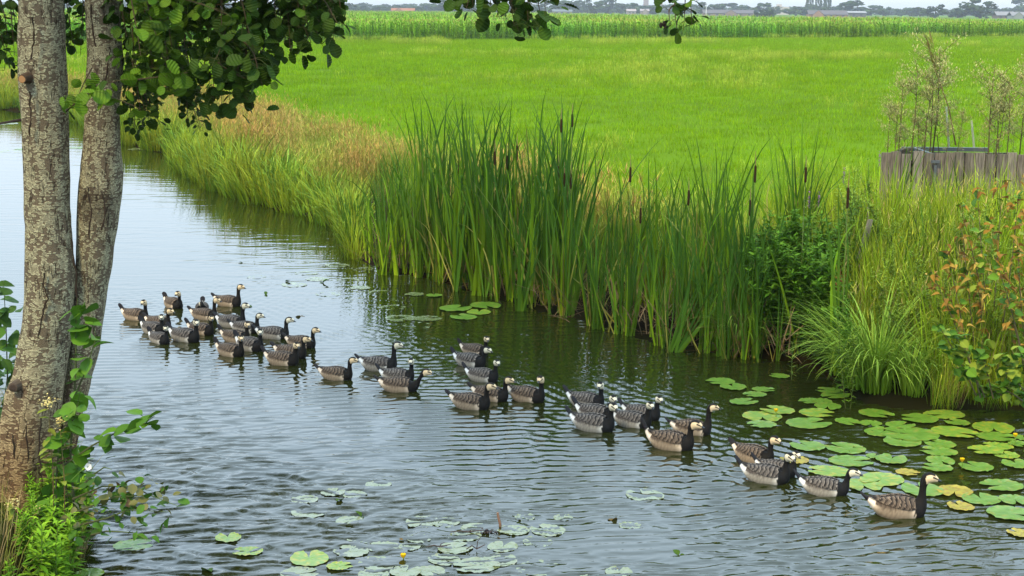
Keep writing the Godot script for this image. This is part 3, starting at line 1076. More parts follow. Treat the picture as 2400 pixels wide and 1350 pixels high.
func herb(tall: float, leaves: int, leaf_len: float, wide: float, profile: Array, low: Color, high: Color, branches := 0) -> Array:
	var stem := Mesher.new()
	var fol := Mesher.new()
	var bend := Vector3(rnd(-0.1, 0.1), 0, rnd(-0.1, 0.1))
	var axes := [[Vector3.ZERO, Vector3(0, tall, 0) + bend * tall, 0.005]]
	for b in branches:
		var f := rnd(0.3, 0.7)
		var a := rnd(0, TAU)
		var s := (Vector3(0, tall, 0) + bend * tall) * f
		axes.append([s, s + Vector3(cos(a) * 0.2, 0.35, sin(a) * 0.2) * tall * rnd(0.5, 0.9), 0.003])
	for ax in axes:
		stem.tube([ax[0], ax[0].lerp(ax[1], 0.5) + bend * 0.1, ax[1]], [ax[2], ax[2] * 0.8, ax[2] * 0.4], 5, col(0.08, 0.1, 0.02), col(0.1, 0.17, 0.03))
		var n: int = leaves if ax[2] > 0.004 else leaves / 3
		for k in n:
			var f := pow((k + rng.randf()) / n, 0.85) * 0.94 + 0.06
			var a := k * 1.57 + rnd(-0.4, 0.4)
			var kcol := jitter(low.lerp(high, f), 0.22)
			var l := leaf_len * rnd(0.7, 1.15) * (1.0 - 0.55 * f * f)
			fol.leaf(turned(ax[0].lerp(ax[1], f), a, rnd(-0.1, 0.7) + f * 0.4, rnd(-0.4, 0.4)), l, wide * l, profile, 0.25, rnd(0.1, 0.5), kcol)
	return [stem.mesh(), fol.mesh()]


func grow(called: String, label: String, category: String, p: Vector3, shape: Array, s: float, group: String, mat: Material = null) -> Node3D:
	var t := thing(called, label, category, p, rnd(0, TAU), group)
	var xf := Transform3D(Basis(Vector3.RIGHT.rotated(Vector3.UP, rnd(0, TAU)), rnd(0, 0.12)).scaled(Vector3(s, s, s)), Vector3.ZERO)
	part("stem", shape[0], M.stem, t, xf)
	part("foliage", shape[1], mat if mat else M.leaf, t, xf).set_meta("kind", "stuff")
	return t


func ground_at(x: float, depth: float, sink := 0.03) -> Vector3:
	var p := at(x, 800, depth)
	return Vector3(p.x, maxf(height(p.x, p.z), 0.0) - sink, p.z)


func right_bank() -> void:
	# willowherb: the dark leafy bush beside the reeds
	var shapes := []
	for i in 4:
		shapes.append(herb(1.0, 90, 0.135, 0.33, LANCE, col(0.04, 0.1, 0.01), col(0.1, 0.22, 0.016), 5))
	for i in 58:
		var x := rnd(1772, 1985)
		var d := bank_line(x).z * -1.0 + rnd(-0.02, 1.4)
		var front := "front" if i % 2 else "rear"
		grow("willowherb", "dark leafy willowherb stem, number %s in the bushy clump right of the reeds" % nth(i + 1), "willowherb", ground_at(x, d), shapes[i % 4], rnd(0.9, 1.45) * (1.0 if x < 1930 else 0.85), "willowherb stems in the bushy clump")
	var light_shapes := []
	for i in 4:
		light_shapes.append(herb(1.35, 70, 0.1, 0.24, LANCE, col(0.08, 0.16, 0.012), col(0.2, 0.3, 0.035), 6))
	var spike := Mesher.new()
	for k in 50:
		var y := rnd(0.0, 0.22)
		spike.leaf(turned(Vector3(0, y, 0), rnd(0, TAU), rnd(0, 0.8)), 0.022, 0.016, LANCE, 0.2, 0.2, jitter(col(0.3, 0.09, 0.3), 0.3))
	var purple := spike.mesh()
	var lo := 0
	for q in [[1882, 468, 1], [1905, 470, 1], [2020, 512, 1], [1960, 410, 1], [2040, 370, 1], [1790, 530, 0], [1835, 500, 0], [1870, 520, 0], [1935, 430, 0], [1975, 400, 0], [2010, 390, 0], [1950, 470, 0], [1990, 460, 0], [2050, 430, 0], [2035, 480, 0], [1910, 500, 0], [1970, 520, 0], [1820, 540, 0], [1770, 560, 0]]:
		var d := rnd(18.0, 19.4)
		var p := ground_at(q[0], d)
		var s := (at(q[0], q[1], d).y - p.y) / 1.35
		var where := ("left of the timber wall" if q[0] > 1925 else "above the dark willowherb clump") + ", number " + nth(lo + 1)
		lo += 1
		var t := grow("loosestrife", ("purple flowering loosestrife spike " if q[2] else "pale green loosestrife without flowers ") + where, "loosestrife", p, light_shapes[rng.randi() % 4], s, "loosestrife on the right bank")
		if q[2]:
			part("flower_spike", purple, M.petal, t, Transform3D(Basis(), Vector3(0, 1.25 * s, 0)))
	for i in 70:
		var d := rnd(15.2, 20.5)
		grow("leafy_weed", "yellowish green leafy weed among the grass before the timber wall, number " + nth(i + 1), "weed", ground_at(rnd(1990, 2460), d), light_shapes[i % 4], rnd(0.5, 0.95) * (1.0 if d < 19.0 else 0.75), "leafy weeds on the right bank")
	# the pale arching tussocks at the water's edge
	for q in [[2025, 0.35, 150, 0.9, "left, smallest of the arching sedge tussocks at the water"], [2075, 0.35, 230, 1.2, "middle, largest pale green arching sedge tussock spilling over the water"], [2150, 0.3, 120, 0.9, "sedge tussock between the largest one and the round leaved shrub"], [2030, 0.9, 110, 1.05, "arching sedge tussock behind the left one"], [1735, 0.1, 110, 0.75, "fine grass tussock at the foot of the right end of the reeds"]]:
		var b := bank_line(q[0])
		var p := Vector3(b.x, 0, b.z - q[1])
		p.y = height(p.x, p.z)
		var t := thing("sedge_tussock", q[4], "sedge", p, 0.0, "sedge tussocks on the right bank")
		var m := Mesher.new()
		for k in q[2]:
			var a := rnd(0, TAU)
			m.ribbon(Vector3(cos(a), 0, sin(a)) * rnd(0, 0.16), a + rnd(-0.6, 0.6), rnd(0.02, 0.45), rnd(0.9, 2.5), 1.15 * q[3] * rnd(0.6, 1.1), rnd(0.011, 0.018), jitter(col(0.1, 0.19, 0.012), 0.2), jitter(col(0.27, 0.42, 0.06), 0.25), 9, rnd(-0.5, 0.5), 1.2)
		part("blades", m.mesh(), M.blade, t).set_meta("kind", "stuff")
	# tall grass between
	var tall := []
	tall.append(tuft(26, 0.16, 0.8, 1.45, 0.015, 0.22, 0.7, col(0.1, 0.2, 0.008), col(0.3, 0.42, 0.025), 5))
	tall.append(tuft(24, 0.18, 0.7, 1.3, 0.009, 0.3, 0.9, col(0.14, 0.22, 0.012), col(0.4, 0.45, 0.05), 5, 0.3))
	tall.append(tuft(22, 0.2, 0.5, 1.0, 0.011, 0.5, 1.4, col(0.07, 0.16, 0.01), col(0.19, 0.34, 0.025), 5))
	tall.append(tuft(20, 0.2, 0.6, 1.2, 0.008, 0.3, 0.8, col(0.2, 0.17, 0.06), col(0.36, 0.28, 0.11), 4, 0.4))
	var places := [[], [], [], []]
	var tints := [PackedColorArray(), PackedColorArray(), PackedColorArray(), PackedColorArray()]
	for i in 900:
		var x := rnd(1760, 2560)
		var b := bank_line(x)
		var d := -b.z + pow(rng.randf(), 1.3) * 6.6 + 0.02
		var p := ground_at(x, d)
		if x > 2050 and d > 21.6 and d < 23.6:
			continue
		var deep := d + b.z
		if (x < 1990 and deep < 2.6 and i % 9) or (x < 2190 and deep < 1.1) or (deep < 0.35 and x < 2150 and i % 3):
			continue
		var k := [0, 1, 2, 2, 0, 1, 3][rng.randi() % 7] as int
		var s := rnd(0.7, 1.1)
		if d > 20.0: s *= 0.75
		if d > 23.6: s *= 0.5
		if d + b.z < 0.4: s *= 0.6
		places[k].append(pose(p, rnd(0, TAU), s, rnd(0, 0.25), rnd(0, TAU)))
		tints[k].append(jitter(Color.WHITE, 0.22))
	var o := Node3D.new()
	o.name = "tall_bank_grass"
	add_child(o)
	tag(o, "tall mixed green and straw coloured grass filling the right bank", "grass", "", "stuff")
	for k in 4:
		scatter("tuft", tall[k], M.blade, places[k], tints[k], o)
	# dying shrub with curled brown leaves, and the round leaved one below it
	var brown_leaf := []
	var round_leaf := []
	for i in 3:
		var m := Mesher.new()
		m.leaf(Transform3D(), 1.0, 0.5, LANCE, 0.9, rnd(0.2, 0.9), [col(0.31, 0.185, 0.035), col(0.4, 0.28, 0.06), col(0.22, 0.12, 0.03)][i])
		brown_leaf.append(m.mesh())
		m = Mesher.new()
		m.leaf(Transform3D(), 1.0, 0.9, ROUND, 0.25, rnd(0.1, 0.4), [col(0.1, 0.2, 0.02), col(0.19, 0.25, 0.03), col(0.06, 0.14, 0.02)][i])
		round_leaf.append(m.mesh())
	var shrubs := [
		["dying_shrub", "shrub with curled orange brown leaves, its top sprays beside the wall", 15.9, [[2330, 780, 2290, 430], [2340, 780, 2390, 420], [2330, 700, 2350, 400], [2350, 720, 2250, 480]], brown_leaf, 0.1, 34],
		["dying_shrub", "lower shrub of curled orange brown leaves left of the taller one", 15.5, [[2300, 790, 2180, 630], [2290, 770, 2215, 570], [2300, 760, 2255, 540], [2310, 800, 2290, 660]], brown_leaf, 0.1, 34],
		["dying_shrub", "brown leaved shrub at the right edge beside the timber wall", 15.2, [[2420, 780, 2330, 600], [2420, 780, 2385, 560], [2430, 760, 2400, 440], [2420, 820, 2350, 690]], brown_leaf, 0.1, 28],
		["round_leaved_shrub", "low shrub with yellowish round leaves hanging over the lily pads at right", 14.9, [[2290, 900, 2190, 750], [2300, 900, 2230, 780], [2310, 900, 2240, 860], [2330, 900, 2300, 800], [2350, 900, 2300, 930], [2360, 900, 2360, 840]], round_leaf, 0.105, 26],
		["round_leaved_shrub", "second low round leaved shrub at the right edge above the water", 14.8, [[2400, 900, 2340, 920], [2410, 900, 2390, 820], [2410, 890, 2400, 950], [2420, 900, 2350, 870]], round_leaf, 0.105, 26],
	]
	for q in shrubs:
		var base := at(q[3][0][0], 900, q[2])
		base.y = maxf(height(base.x, base.z), 0.1)
		var t := thing(q[0], q[1], "shrub", base, 0.0, "leafy shrubs on the right bank")
		for s in q[3]:
			var p0: Vector3 = at(s[0], s[1], q[2] + rnd(-0.2, 0.2)) - base
			var p1: Vector3 = at(s[2], s[3], q[2] + rnd(-0.5, 0.3)) - base
			p0.y = minf(p0.y, 0.15)
			var mid := p0.lerp(p1, 0.55) + Vector3(rnd(-0.06, 0.06), 0.1, 0)
			var m := Mesher.new()
			var pts := []
			var rad := []
			for k in 7:
				var f := k / 6.0
				pts.append(p0.lerp(mid, f).lerp(mid.lerp(p1, f), f))
				rad.append(lerpf(0.008, 0.002, f))
			m.tube(pts, rad, 5, col(0.1, 0.08, 0.05), col(0.12, 0.1, 0.05))
			var b := part("branch", m.mesh(), M.stem, t)
			for k in q[6]:
				var f := rnd(0.35, 1.0)
				var p: Vector3 = pts[int(f * 5.99)].lerp(pts[int(f * 5.99) + 1], fmod(f * 5.99, 1.0)) + Vector3(rnd(-1, 1), rnd(-1, 1), rnd(-1, 1)) * 0.06
				var l: float = q[5] * rnd(0.6, 1.15)
				var xf := turned(p, rnd(0, TAU), rnd(-0.8, 0.9), rnd(-0.9, 0.9))
				xf.basis = xf.basis.scaled_local(Vector3(l, l, l))
				part("leaf", q[4][rng.randi() % 3] if q[0] != "dying_shrub" or rng.randf() < 0.72 else round_leaf[rng.randi() % 3], M.leaf, b, xf)
	# brown dock by the bush, a sprout in the water
	var dock := Mesher.new()
	for k in 160:
		dock.leaf(turned(Vector3(rnd(-0.03, 0.03), rnd(0.1, 0.8), rnd(-0.03, 0.03)), rnd(0, TAU), rnd(-0.6, 0.9)), 0.05, 0.022, LANCE, 0.3, 0.3, jitter(col(0.2, 0.08, 0.03), 0.35))
	var p := ground_at(1962, 16.9)
	var dt := thing("dock_plant", "withered rust brown dock between the willowherb and the tussocks", "dock", p)
	var ds := Mesher.new()
	ds.tube([Vector3.ZERO, Vector3(0, 0.85, 0)], [0.006, 0.003], 5, col(0.15, 0.07, 0.03), col(0.2, 0.1, 0.04))
	part("stem", ds.mesh(), M.stem, dt, Transform3D(Basis(), Vector3(0, 0.3, 0)))
	part("seeds", dock.mesh(), M.dry, dt, Transform3D(Basis(), Vector3(0, 0.3, 0)))
	var sprout := herb(0.42, 16, 0.1, 0.22, LANCE, col(0.14, 0.24, 0.03), col(0.3, 0.36, 0.06))
	grow("water_sprout", "small yellowish sprout standing in the water before the willowherb", "sprout", on(1855, 892), sprout, 1.0, "")


# ---------------------------------------------------------------- the alder
func bark() -> StandardMaterial3D:
	var w := 512
	var h := 1600
	var cell := FastNoiseLite.new()
	cell.noise_type = FastNoiseLite.TYPE_CELLULAR
	cell.cellular_return_type = FastNoiseLite.RETURN_DISTANCE
	cell.frequency = 1.0
	cell.fractal_type = FastNoiseLite.FRACTAL_NONE
	cell.seed = 5
	var fine := FastNoiseLite.new()
	fine.frequency = 1.0
	fine.fractal_octaves = 4
	fine.seed = 8
	var im := Image.create(w, h, false, Image.FORMAT_RGB8)
	var hm := Image.create(w, h, false, Image.FORMAT_RGB8)
	var brown := Color(0.12, 0.095, 0.066)
	var pale := Color(0.42, 0.4, 0.265)
	var grey := Color(0.22, 0.2, 0.135)
	for y in h:
		var v := float(y) / h * TAU * 2.0
		var cv := cos(v * 0.5) * 2.0
		var sv := sin(v * 0.5) * 2.0
		for x in w:
			var u := float(x) / w * TAU
			var p := Vector3(cos(u) * 1.0, sin(u) * 1.0, float(y) / h * 12.566)
			var n := fine.get_noise_3d(p.x * 4.0, p.y * 4.0, p.z * 5.5)
			var n2 := fine.get_noise_3d(p.x * 1.6 + 30.0, p.y * 1.6, p.z * 1.2)
			var q := Vector3(p.x * 3.9 + n * 0.22, p.y * 3.9 + n * 0.22, p.z * 10.5 + n * 0.4)
			var d := cell.get_noise_3d(q.x, q.y, q.z) + 1.0
			var lim := 0.53 + n2 * 0.6
			var inside := smoothstep(lim + 0.02, lim - 0.03, d)
			var rim := smoothstep(lim - 0.25, lim - 0.12, d) * inside
			var crack := smoothstep(0.11, 0.0, absf(fine.get_noise_3d(p.x * 3.0 + 7.0, p.y * 3.0, p.z * 0.55))) * smoothstep(-0.02, 0.2, fine.get_noise_3d(p.x * 1.5, p.y * 1.5 + 50.0, p.z * 0.7))
			var speck := fine.get_noise_3d(p.x * 22.0, p.y * 22.0, p.z * 22.0)
			var k := brown.lerp(grey * (1.0 + 0.5 * n), inside * 0.9).lerp(pale, rim * 0.75)
			k = k.lerp(Color(0.03, 0.02, 0.014), crack * 0.9)
			k = k * (1.0 + 0.55 * speck)
			im.set_pixel(x, y, Color(k.r, k.g, k.b).linear_to_srgb())
			var t := clampf(0.45 + 0.2 * inside + 0.18 * rim - 0.45 * crack + 0.25 * speck, 0, 1)
			hm.set_pixel(x, y, Color(t, t, t))
	var m := StandardMaterial3D.new()
	m.albedo_texture = ImageTexture.create_from_image(im)
	m.heightmap_enabled = true
	m.heightmap_texture = ImageTexture.create_from_image(hm)
	m.heightmap_scale = 1.2
	m.roughness = 0.9
	m.metallic_specular = 0.25
	m.vertex_color_use_as_albedo = true
	return m


func trunk_mesh(rows: Array, depth0: float, depth1: float, s: int, base: Vector3) -> ArrayMesh:
	var m := Mesher.new()
	var n := FastNoiseLite.new()
	n.seed = s
	n.frequency = 1.0
	var sides := 40
	var steps := 110
	var last: float = rows[rows.size() - 1][0]
	var first: float = rows[0][0]
	for i in steps + 1:
		var y := lerpf(first, last, float(i) / steps)
		var k := 0
		while k < rows.size() - 2 and (rows[k + 1][0] - y) * signf(last - first) < 0:
			k += 1
		var f: float = (y - rows[k][0]) / (rows[k + 1][0] - rows[k][0])
		f = f * f * (3.0 - 2.0 * f) * 0.5 + f * 0.5
		var l := lerpf(rows[k][1], rows[k + 1][1], f)
		var r := lerpf(rows[k][2], rows[k + 1][2], f)
		var d := lerpf(depth1, depth0, clampf((y - last) / (first - last), 0, 1))
		var c := at((l + r) / 2, y, d)
		var rad := (r - l) / 2 * d / FOCAL
		var low := smoothstep(820.0, 1150.0, y)
		for j in sides:
			var a := TAU * j / (sides - 1)
			var o := Vector3(cos(a), 0, sin(a))
			var bump := 1.0 + 0.07 * n.get_noise_3d(o.x * 1.6, c.y * 1.7, o.z * 1.6) + 0.035 * n.get_noise_3d(o.x * 5.0, c.y * 5.0, o.z * 5.0)
			bump += low * (0.1 * sin(a * 5.0 + 1.0) + 0.09 * n.get_noise_3d(o.x * 4.0, c.y * 1.5, o.z * 4.0))
			m.v.append(c + o * rad * bump - base)
			m.uv.append(Vector2(float(j) / (sides - 1), -c.y / 2.3))
			var scar := smoothstep(0.0, 0.5, 1.0 - pow((y - 478.0) / 52.0, 2.0) - pow((a - 1.5) / 1.1, 2.0) + 0.7 * n.get_noise_3d(o.x * 6.0, c.y * 5.0, o.z * 6.0)) if s == 2 else 0.0
			var moss := (1.0 - 0.25 * low) * (1.0 - 0.5 * scar)
			m.c.append(Color(1.04 * moss, (1.0 - 0.24 * low) * moss, (0.95 - 0.4 * low) * moss))
	m.grid(steps + 1, sides, 0)
	m.smooth()
	for i in steps + 1:
		var a := i * sides
		var b := a + sides - 1
		var q := (m.nrm[a] + m.nrm[b]).normalized()
		m.nrm[a] = q
		m.nrm[b] = q
	return m.mesh()


const TOOTHED := [0.05, 0.3, 0.37, 0.46, 0.45, 0.53, 0.5, 0.52, 0.43, 0.4, 0.24, 0.06]


func alder() -> void:
	var base := at(85, 1200, 11.0)
	base.y = 0.4
	var t := thing("alder_tree", "two stemmed alder with lichen ringed grey bark on the near bank at left", "tree", base)
	var b := bark()
	part("trunk", trunk_mesh([[1290, -70, 205], [1200, -30, 150], [1100, -12, 130], [1000, 0, 138], [930, 12, 148], [850, 36, 160], [750, 54, 172], [640, 61, 176], [560, 62, 168], [480, 58, 163], [380, 56, 161], [280, 52, 158], [190, 46, 155], [100, 45, 152], [0, 45, 147], [-250, 42, 140], [-700, 60, 130], [-1100, 90, 140]], 11.0, 11.1, 1, base), b, t)
	part("trunk", trunk_mesh([[1270, 70, 170], [1150, 75, 165], [1050, 105, 178], [980, 130, 192], [900, 148, 212], [800, 163, 236], [700, 173, 249], [600, 178, 266], [520, 181, 277], [450, 184, 285], [400, 188, 287], [340, 195, 282], [250, 201, 279], [180, 204, 287], [140, 206, 288], [90, 205, 283], [0, 201, 281], [-250, 205, 285], [-700, 260, 330], [-1100, 330, 380]], 11.25, 11.0, 2, base), b, t)
	var m := Mesher.new()
	var k0 := at(58, 183, 10.84) - base
	m.tube([k0 + Vector3(0.02, 0, -0.12), k0, k0 + Vector3(-0.008, -0.006, 0.035)], [0.05, 0.036, 0.03], 12, col(0.07, 0.045, 0.03), col(0.07, 0.045, 0.03))
	part("branch_stub", m.mesh(), M.stem, t)
	m = Mesher.new()
	m.tube([k0 + Vector3(-0.008, -0.006, 0.034), k0 + Vector3(-0.0085, -0.0063, 0.038)], [0.027, 0.025], 12, col(0.3, 0.16, 0.07), col(0.33, 0.18, 0.08))
	part("sawn_face", m.mesh(), M.stem, t)
	m = Mesher.new()
	var k1 := at(30, 908, 10.78) - base
	m.tube([k1 + Vector3(0.02, 0, -0.1), k1, k1 + Vector3(0, 0, 0.008)], [0.05, 0.036, 0.02], 10, col(0.11, 0.09, 0.065), col(0.05, 0.035, 0.025))
	part("knot", m.mesh(), M.stem, t)
	for q in [[10.82, [[104, 640], [101, 665], [112, 700], [96, 745]]], [10.84, [[96, 745], [90, 800], [72, 880], [58, 960]]], [10.83, [[76, 40], [80, 90], [72, 140]]], [10.83, [[70, 215], [72, 270], [69, 320]]], [10.95, [[168, 560], [173, 600], [178, 640], [180, 700], [179, 780]]],
			[10.87, [[214, 10], [216, 60], [224, 110]]], [10.87, [[258, 110], [254, 150], [246, 190]]], [10.87, [[206, 440], [214, 500], [208, 560]]], [10.87, [[240, 450], [246, 500], [238, 540]]], [10.8, [[60, 1000], [66, 1060], [58, 1120]]], [10.8, [[95, 980], [92, 1060], [100, 1140]]], [10.8, [[30, 1020], [36, 1090], [30, 1150]]]]:
		m = Mesher.new()
		var line := []
		var thick := []
		for i in (q[1].size() - 1) * 5 + 1:
			var f := minf(i / 5.0, q[1].size() - 1.001)
			var k := int(f)
			line.append(at(lerpf(q[1][k][0], q[1][k + 1][0], f - k) + rnd(-2, 2), lerpf(q[1][k][1], q[1][k + 1][1], f - k), q[0]) - base)
			thick.append(rnd(0.003, 0.008))
		m.tube(line, thick, 5, col(0.03, 0.02, 0.014), col(0.035, 0.022, 0.015))
		part("bark_crack", m.mesh(), M.stem, t)
	# limbs above the frame
	var limbs := [[[125, -400], [420, -330], [900, -280], [1400, -250], [1800, -200]], [[230, -300], [420, -260], [650, -230], [860, -220]], [[100, -350], [-150, -280], [-500, -200]], [[270, -600], [500, -800], [900, -900]]]
	for q in limbs:
		m = Mesher.new()
		var pts := []
		var rad := []
		for i in q.size():
			pts.append(at(q[i][0], q[i][1], 11.0 - 0.35 * i) - base)
			rad.append(lerpf(0.06, 0.015, float(i) / (q.size() - 1)))
		m.tube(pts, rad, 8, col(0.07, 0.055, 0.04), col(0.06, 0.05, 0.035))
		part("limb", m.mesh(), M.stem, t)
	# leaves
	var leaf_mesh := []
	for i in 4:
		m = Mesher.new()
		m.leaf(Transform3D(), 1.0, 0.88, TOOTHED, [0.12, 0.3, 0.2, 0.05][i], [0.1, 0.35, -0.15, 0.25][i], Color.WHITE, 1.35)
		leaf_mesh.append(m.mesh())
	var tone := [plain(0.6, 0.45, 0.2, col(0.048, 0.1, 0.009)), plain(0.6, 0.45, 0.2, col(0.03, 0.064, 0.008)), plain(0.6, 0.5, 0.25, col(0.062, 0.12, 0.011)), plain(0.55, 0.6, 0.3, col(0.1, 0.2, 0.01))]
	# each spray: where it starts and ends, how far out, leaves, leaf length, brightest tone
	var sprays := [
		[148, 268, 300, 185, 10.6, 11, 0.125, 3], [290, 190, 440, 170, 10.5, 9, 0.14, 3], [230, 215, 330, 255, 10.55, 8, 0.12, 3], [300, -40, 330, 130, 10.4, 8, 0.15, 3], [215, 160, 180, 240, 10.6, 6, 0.11, 3],
		[300, -60, 335, 300, 11.2, 22, 0.1, 1], [345, -80, 385, 235, 10.9, 20, 0.11, 2], [330, -40, 410, 215, 10.8, 20, 0.11, 2], [400, -80, 440, 215, 11.0, 20, 0.11, 2], [425, 60, 470, 305, 11.6, 26, 0.062, 1],
		[470, -80, 490, 120, 11.0, 18, 0.105, 1], [515, -80, 540, 250, 10.7, 24, 0.11, 1], [560, -80, 592, 235, 10.8, 22, 0.11, 1], [600, -80, 605, 140, 11.0, 18, 0.105, 1], [640, -80, 652, 140, 10.9, 18, 0.105, 1],
		[685, -80, 700, 105, 10.8, 18, 0.105, 1], [720, -90, 748, 100, 10.7, 18, 0.11, 1], [765, -80, 782, 95, 10.6, 14, 0.1, 1], [795, -60, 800, 40, 10.6, 5, 0.07, 1], [295, 30, 640, 80, 11.3, 22, 0.105, 1], [300, 100, 560, 130, 11.4, 20, 0.105, 1],
		[300, 150, 430, 200, 11.2, 14, 0.11, 2], [350, 15, 790, 30, 11.0, 30, 0.11, 1], [310, -20, 560, 40, 10.8, 18, 0.11, 2], [560, 20, 720, 60, 11.1, 14, 0.105, 1], [330, 200, 350, 305, 11.5, 14, 0.06, 1],
		[-40, 10, 38, 150, 11.6, 16, 0.1, 1], [-10, -60, 22, 160, 11.5, 16, 0.1, 1], [10, -40, 40, 90, 11.6, 12, 0.1, 1], [160, -60, 180, 125, 11.5, 14, 0.1, 1], [175, -40, 200, 90, 11.6, 12, 0.11, 2],
		[1085, -60, 1092, 20, 9.5, 12, 0.1, 1], [1165, -70, 1172, 45, 9.5, 14, 0.1, 1], [1245, -70, 1238, 66, 9.4, 16, 0.1, 1], [1270, -60, 1278, 30, 9.5, 12, 0.1, 1], [1205, -70, 1215, 72, 9.45, 14, 0.1, 1], [1095, -60, 1110, 20, 9.6, 9, 0.1, 1], [1140, -70, 1150, 25, 9.5, 9, 0.1, 1], [1185, -70, 1205, 60, 9.4, 12, 0.1, 1], [1225, -70, 1222, 62, 9.5, 12, 0.1, 1], [1255, -70, 1270, 50, 9.4, 12, 0.1, 1], [990, -60, 993, -2, 9.7, 4, 0.08, 1],
		[1590, -70, 1586, 66, 9.0, 9, 0.085, 1], [1608, -70, 1602, 72, 9.0, 14, 0.085, 2], [1622, -70, 1622, 60, 9.0, 12, 0.085, 1], [1585, 10, 1572, 56, 9.05, 4, 0.075, 1], [1655, -40, 1652, -6, 9.0, 2, 0.06, 1],
		[515, 100, 500, 248, 10.7, 12, 0.12, 1], [545, 90, 552, 258, 10.65, 14, 0.12, 1], [582, 80, 592, 252, 10.7, 14, 0.12, 1], [602, 100, 604, 205, 10.8, 9, 0.11, 1], [530, 150, 580, 235, 10.6, 10, 0.12, 1],
		[415, 215, 440, 285, 11.6, 22, 0.06, 1], [440, 220, 470, 310, 11.65, 26, 0.06, 1], [310, 220, 325, 312, 11.5, 20, 0.06, 1], [350, 230, 375, 290, 11.5, 18, 0.06, 1],
		[650, -60, 680, 125, 10.8, 16, 0.11, 1], [700, -60, 730, 100, 10.7, 16, 0.11, 1], [740, -60, 770, 105, 10.7, 16, 0.11, 1],
		[-20, -60, 10, 165, 11.5, 20, 0.1, 1], [20, -60, 34, 130, 11.5, 18, 0.1, 1], [150, -60, 165, 120, 11.6, 14, 0.1, 1], [190, -60, 188, 130, 11.5, 14, 0.1, 1],
		[-700, -40, -500, 150, 12.0, 20, 0.1, 1], [-400, -80, -250, 120, 11.8, 20, 0.1, 1], [-160, -60, -90, 140, 11.7, 18, 0.1, 1],
	]
	var more := []
	for q in sprays:
		if q[0] > 280 and q[0] < 800 and q[7] < 3:
			for k in 2:
				more.append([q[0] + rnd(-30, 30), q[1] + rnd(-20, 10), q[2] + rnd(-34, 24), q[3] - (rnd(10, 120) if q[7] == 1 else rnd(0, 60)), q[4] + rnd(-0.3, 0.5), q[5], q[6] * rnd(0.85, 1.1), q[7]])
	sprays.append_array(more)
	var loose := Mesher.new()
	var singles := 0
	var loose_tones := [col(0.045, 0.095, 0.008), col(0.028, 0.06, 0.007), col(0.07, 0.14, 0.009), col(0.1, 0.2, 0.01)]
	for q in sprays:
		var p0: Vector3 = at(q[0], q[1], q[4]) - base
		var p1: Vector3 = at(q[2], q[3], q[4] - 0.15) - base
		var pts := []
		var rad := []
		var sag := Vector3(rnd(-0.04, 0.04), rnd(-0.02, 0.06), rnd(-0.08, 0.08))
		for k in 8:
			var f := k / 7.0
			pts.append(p0.lerp(p1, f) + sag * sin(PI * f))
			rad.append(lerpf(0.006, 0.0015, f))
		m = Mesher.new()
		m.tube(pts, rad, 5, col(0.05, 0.035, 0.022), col(0.07, 0.05, 0.025))
		var axis: Vector3 = (p1 - p0).normalized()
		var places := []
		for k in int(q[5] * 1.25):
			var f := clampf((k + rnd(0.0, 1.0)) / (q[5] * 1.25 - 0.5), 0.03, 1.0)
			var i := int(f * 6.99)
			var p: Vector3 = pts[i].lerp(pts[i + 1], fmod(f * 6.99, 1.0))
			var out := Vector3(rnd(-1, 1), rnd(-0.5, 0.4), rnd(-1, 1)).normalized()
			var tip: Vector3 = p + out * rnd(0.02, 0.13) * (q[6] / 0.1)
			m.tube([p, p.lerp(tip, 0.5) + Vector3(0, 0.01, 0), tip], [0.0016, 0.0013, 0.001], 4, col(0.06, 0.06, 0.02), col(0.08, 0.12, 0.03))
			var l: float = q[6] * rnd(0.5, 1.02)
			var yaw := atan2(out.z, out.x) + rnd(-0.5, 0.5)
			var xf := turned(tip, yaw, rnd(-1.35, 0.25), rnd(-1.1, 1.1))
			xf.basis = xf.basis.scaled_local(Vector3(l, l, l))
			places.append(xf)
		var twig := part("twig", m.mesh(), M.stem, t)
		for xf in places:
			var hue: int = q[7] if rng.randf() < 0.6 else rng.randi() % (q[7] + 1)
			var seen: bool = q[0] > -200
			if seen and singles < 300 and (q[7] != 1 or rng.randf() < 0.5):
				part("leaf", leaf_mesh[rng.randi() % 4], tone[hue], twig, xf)
				singles += 1
			else:
				loose.leaf(xf, 1.0, 0.88, TOOTHED, 0.18, rnd(-0.1, 0.35), jitter(loose_tones[hue], 0.2))
	# the crown above the picture, thinner towards the water
	for i in 16000:
		var d := Vector3(rng.randfn(), rng.randfn(), rng.randfn()).normalized() * pow(rng.randf(), 0.45)
		var w := Vector3(-3.0, 6.9, -13.2) + d * Vector3(4.8, 2.9, 4.6)
		var seen := cam.basis.inverse() * (w - EYE)
		if 675.0 + seen.y / seen.z * FOCAL > -70.0 or rough_noise.get_noise_3d(w.x * 0.8, w.y * 0.8, w.z * 0.8) < -0.1:
			continue
		var p := w - base
		var xf := turned(p, rnd(0, TAU), rnd(-1.3, 0.3), rnd(-1, 1))
		xf.basis = xf.basis.scaled_local(Vector3.ONE * rnd(0.09, 0.13))
		loose.leaf(xf, 1.0, 0.9, [0.1, 0.45, 0.5, 0.12], 0.18, 0.2, jitter(loose_tones[rng.randi() % 3], 0.2))
	part("foliage", loose.mesh(), plain(0.6, 0.45, 0.25), t).set_meta("kind", "stuff")
	# cone-like fruits in the right cluster, and the dead twig at the left
	m = Mesher.new()
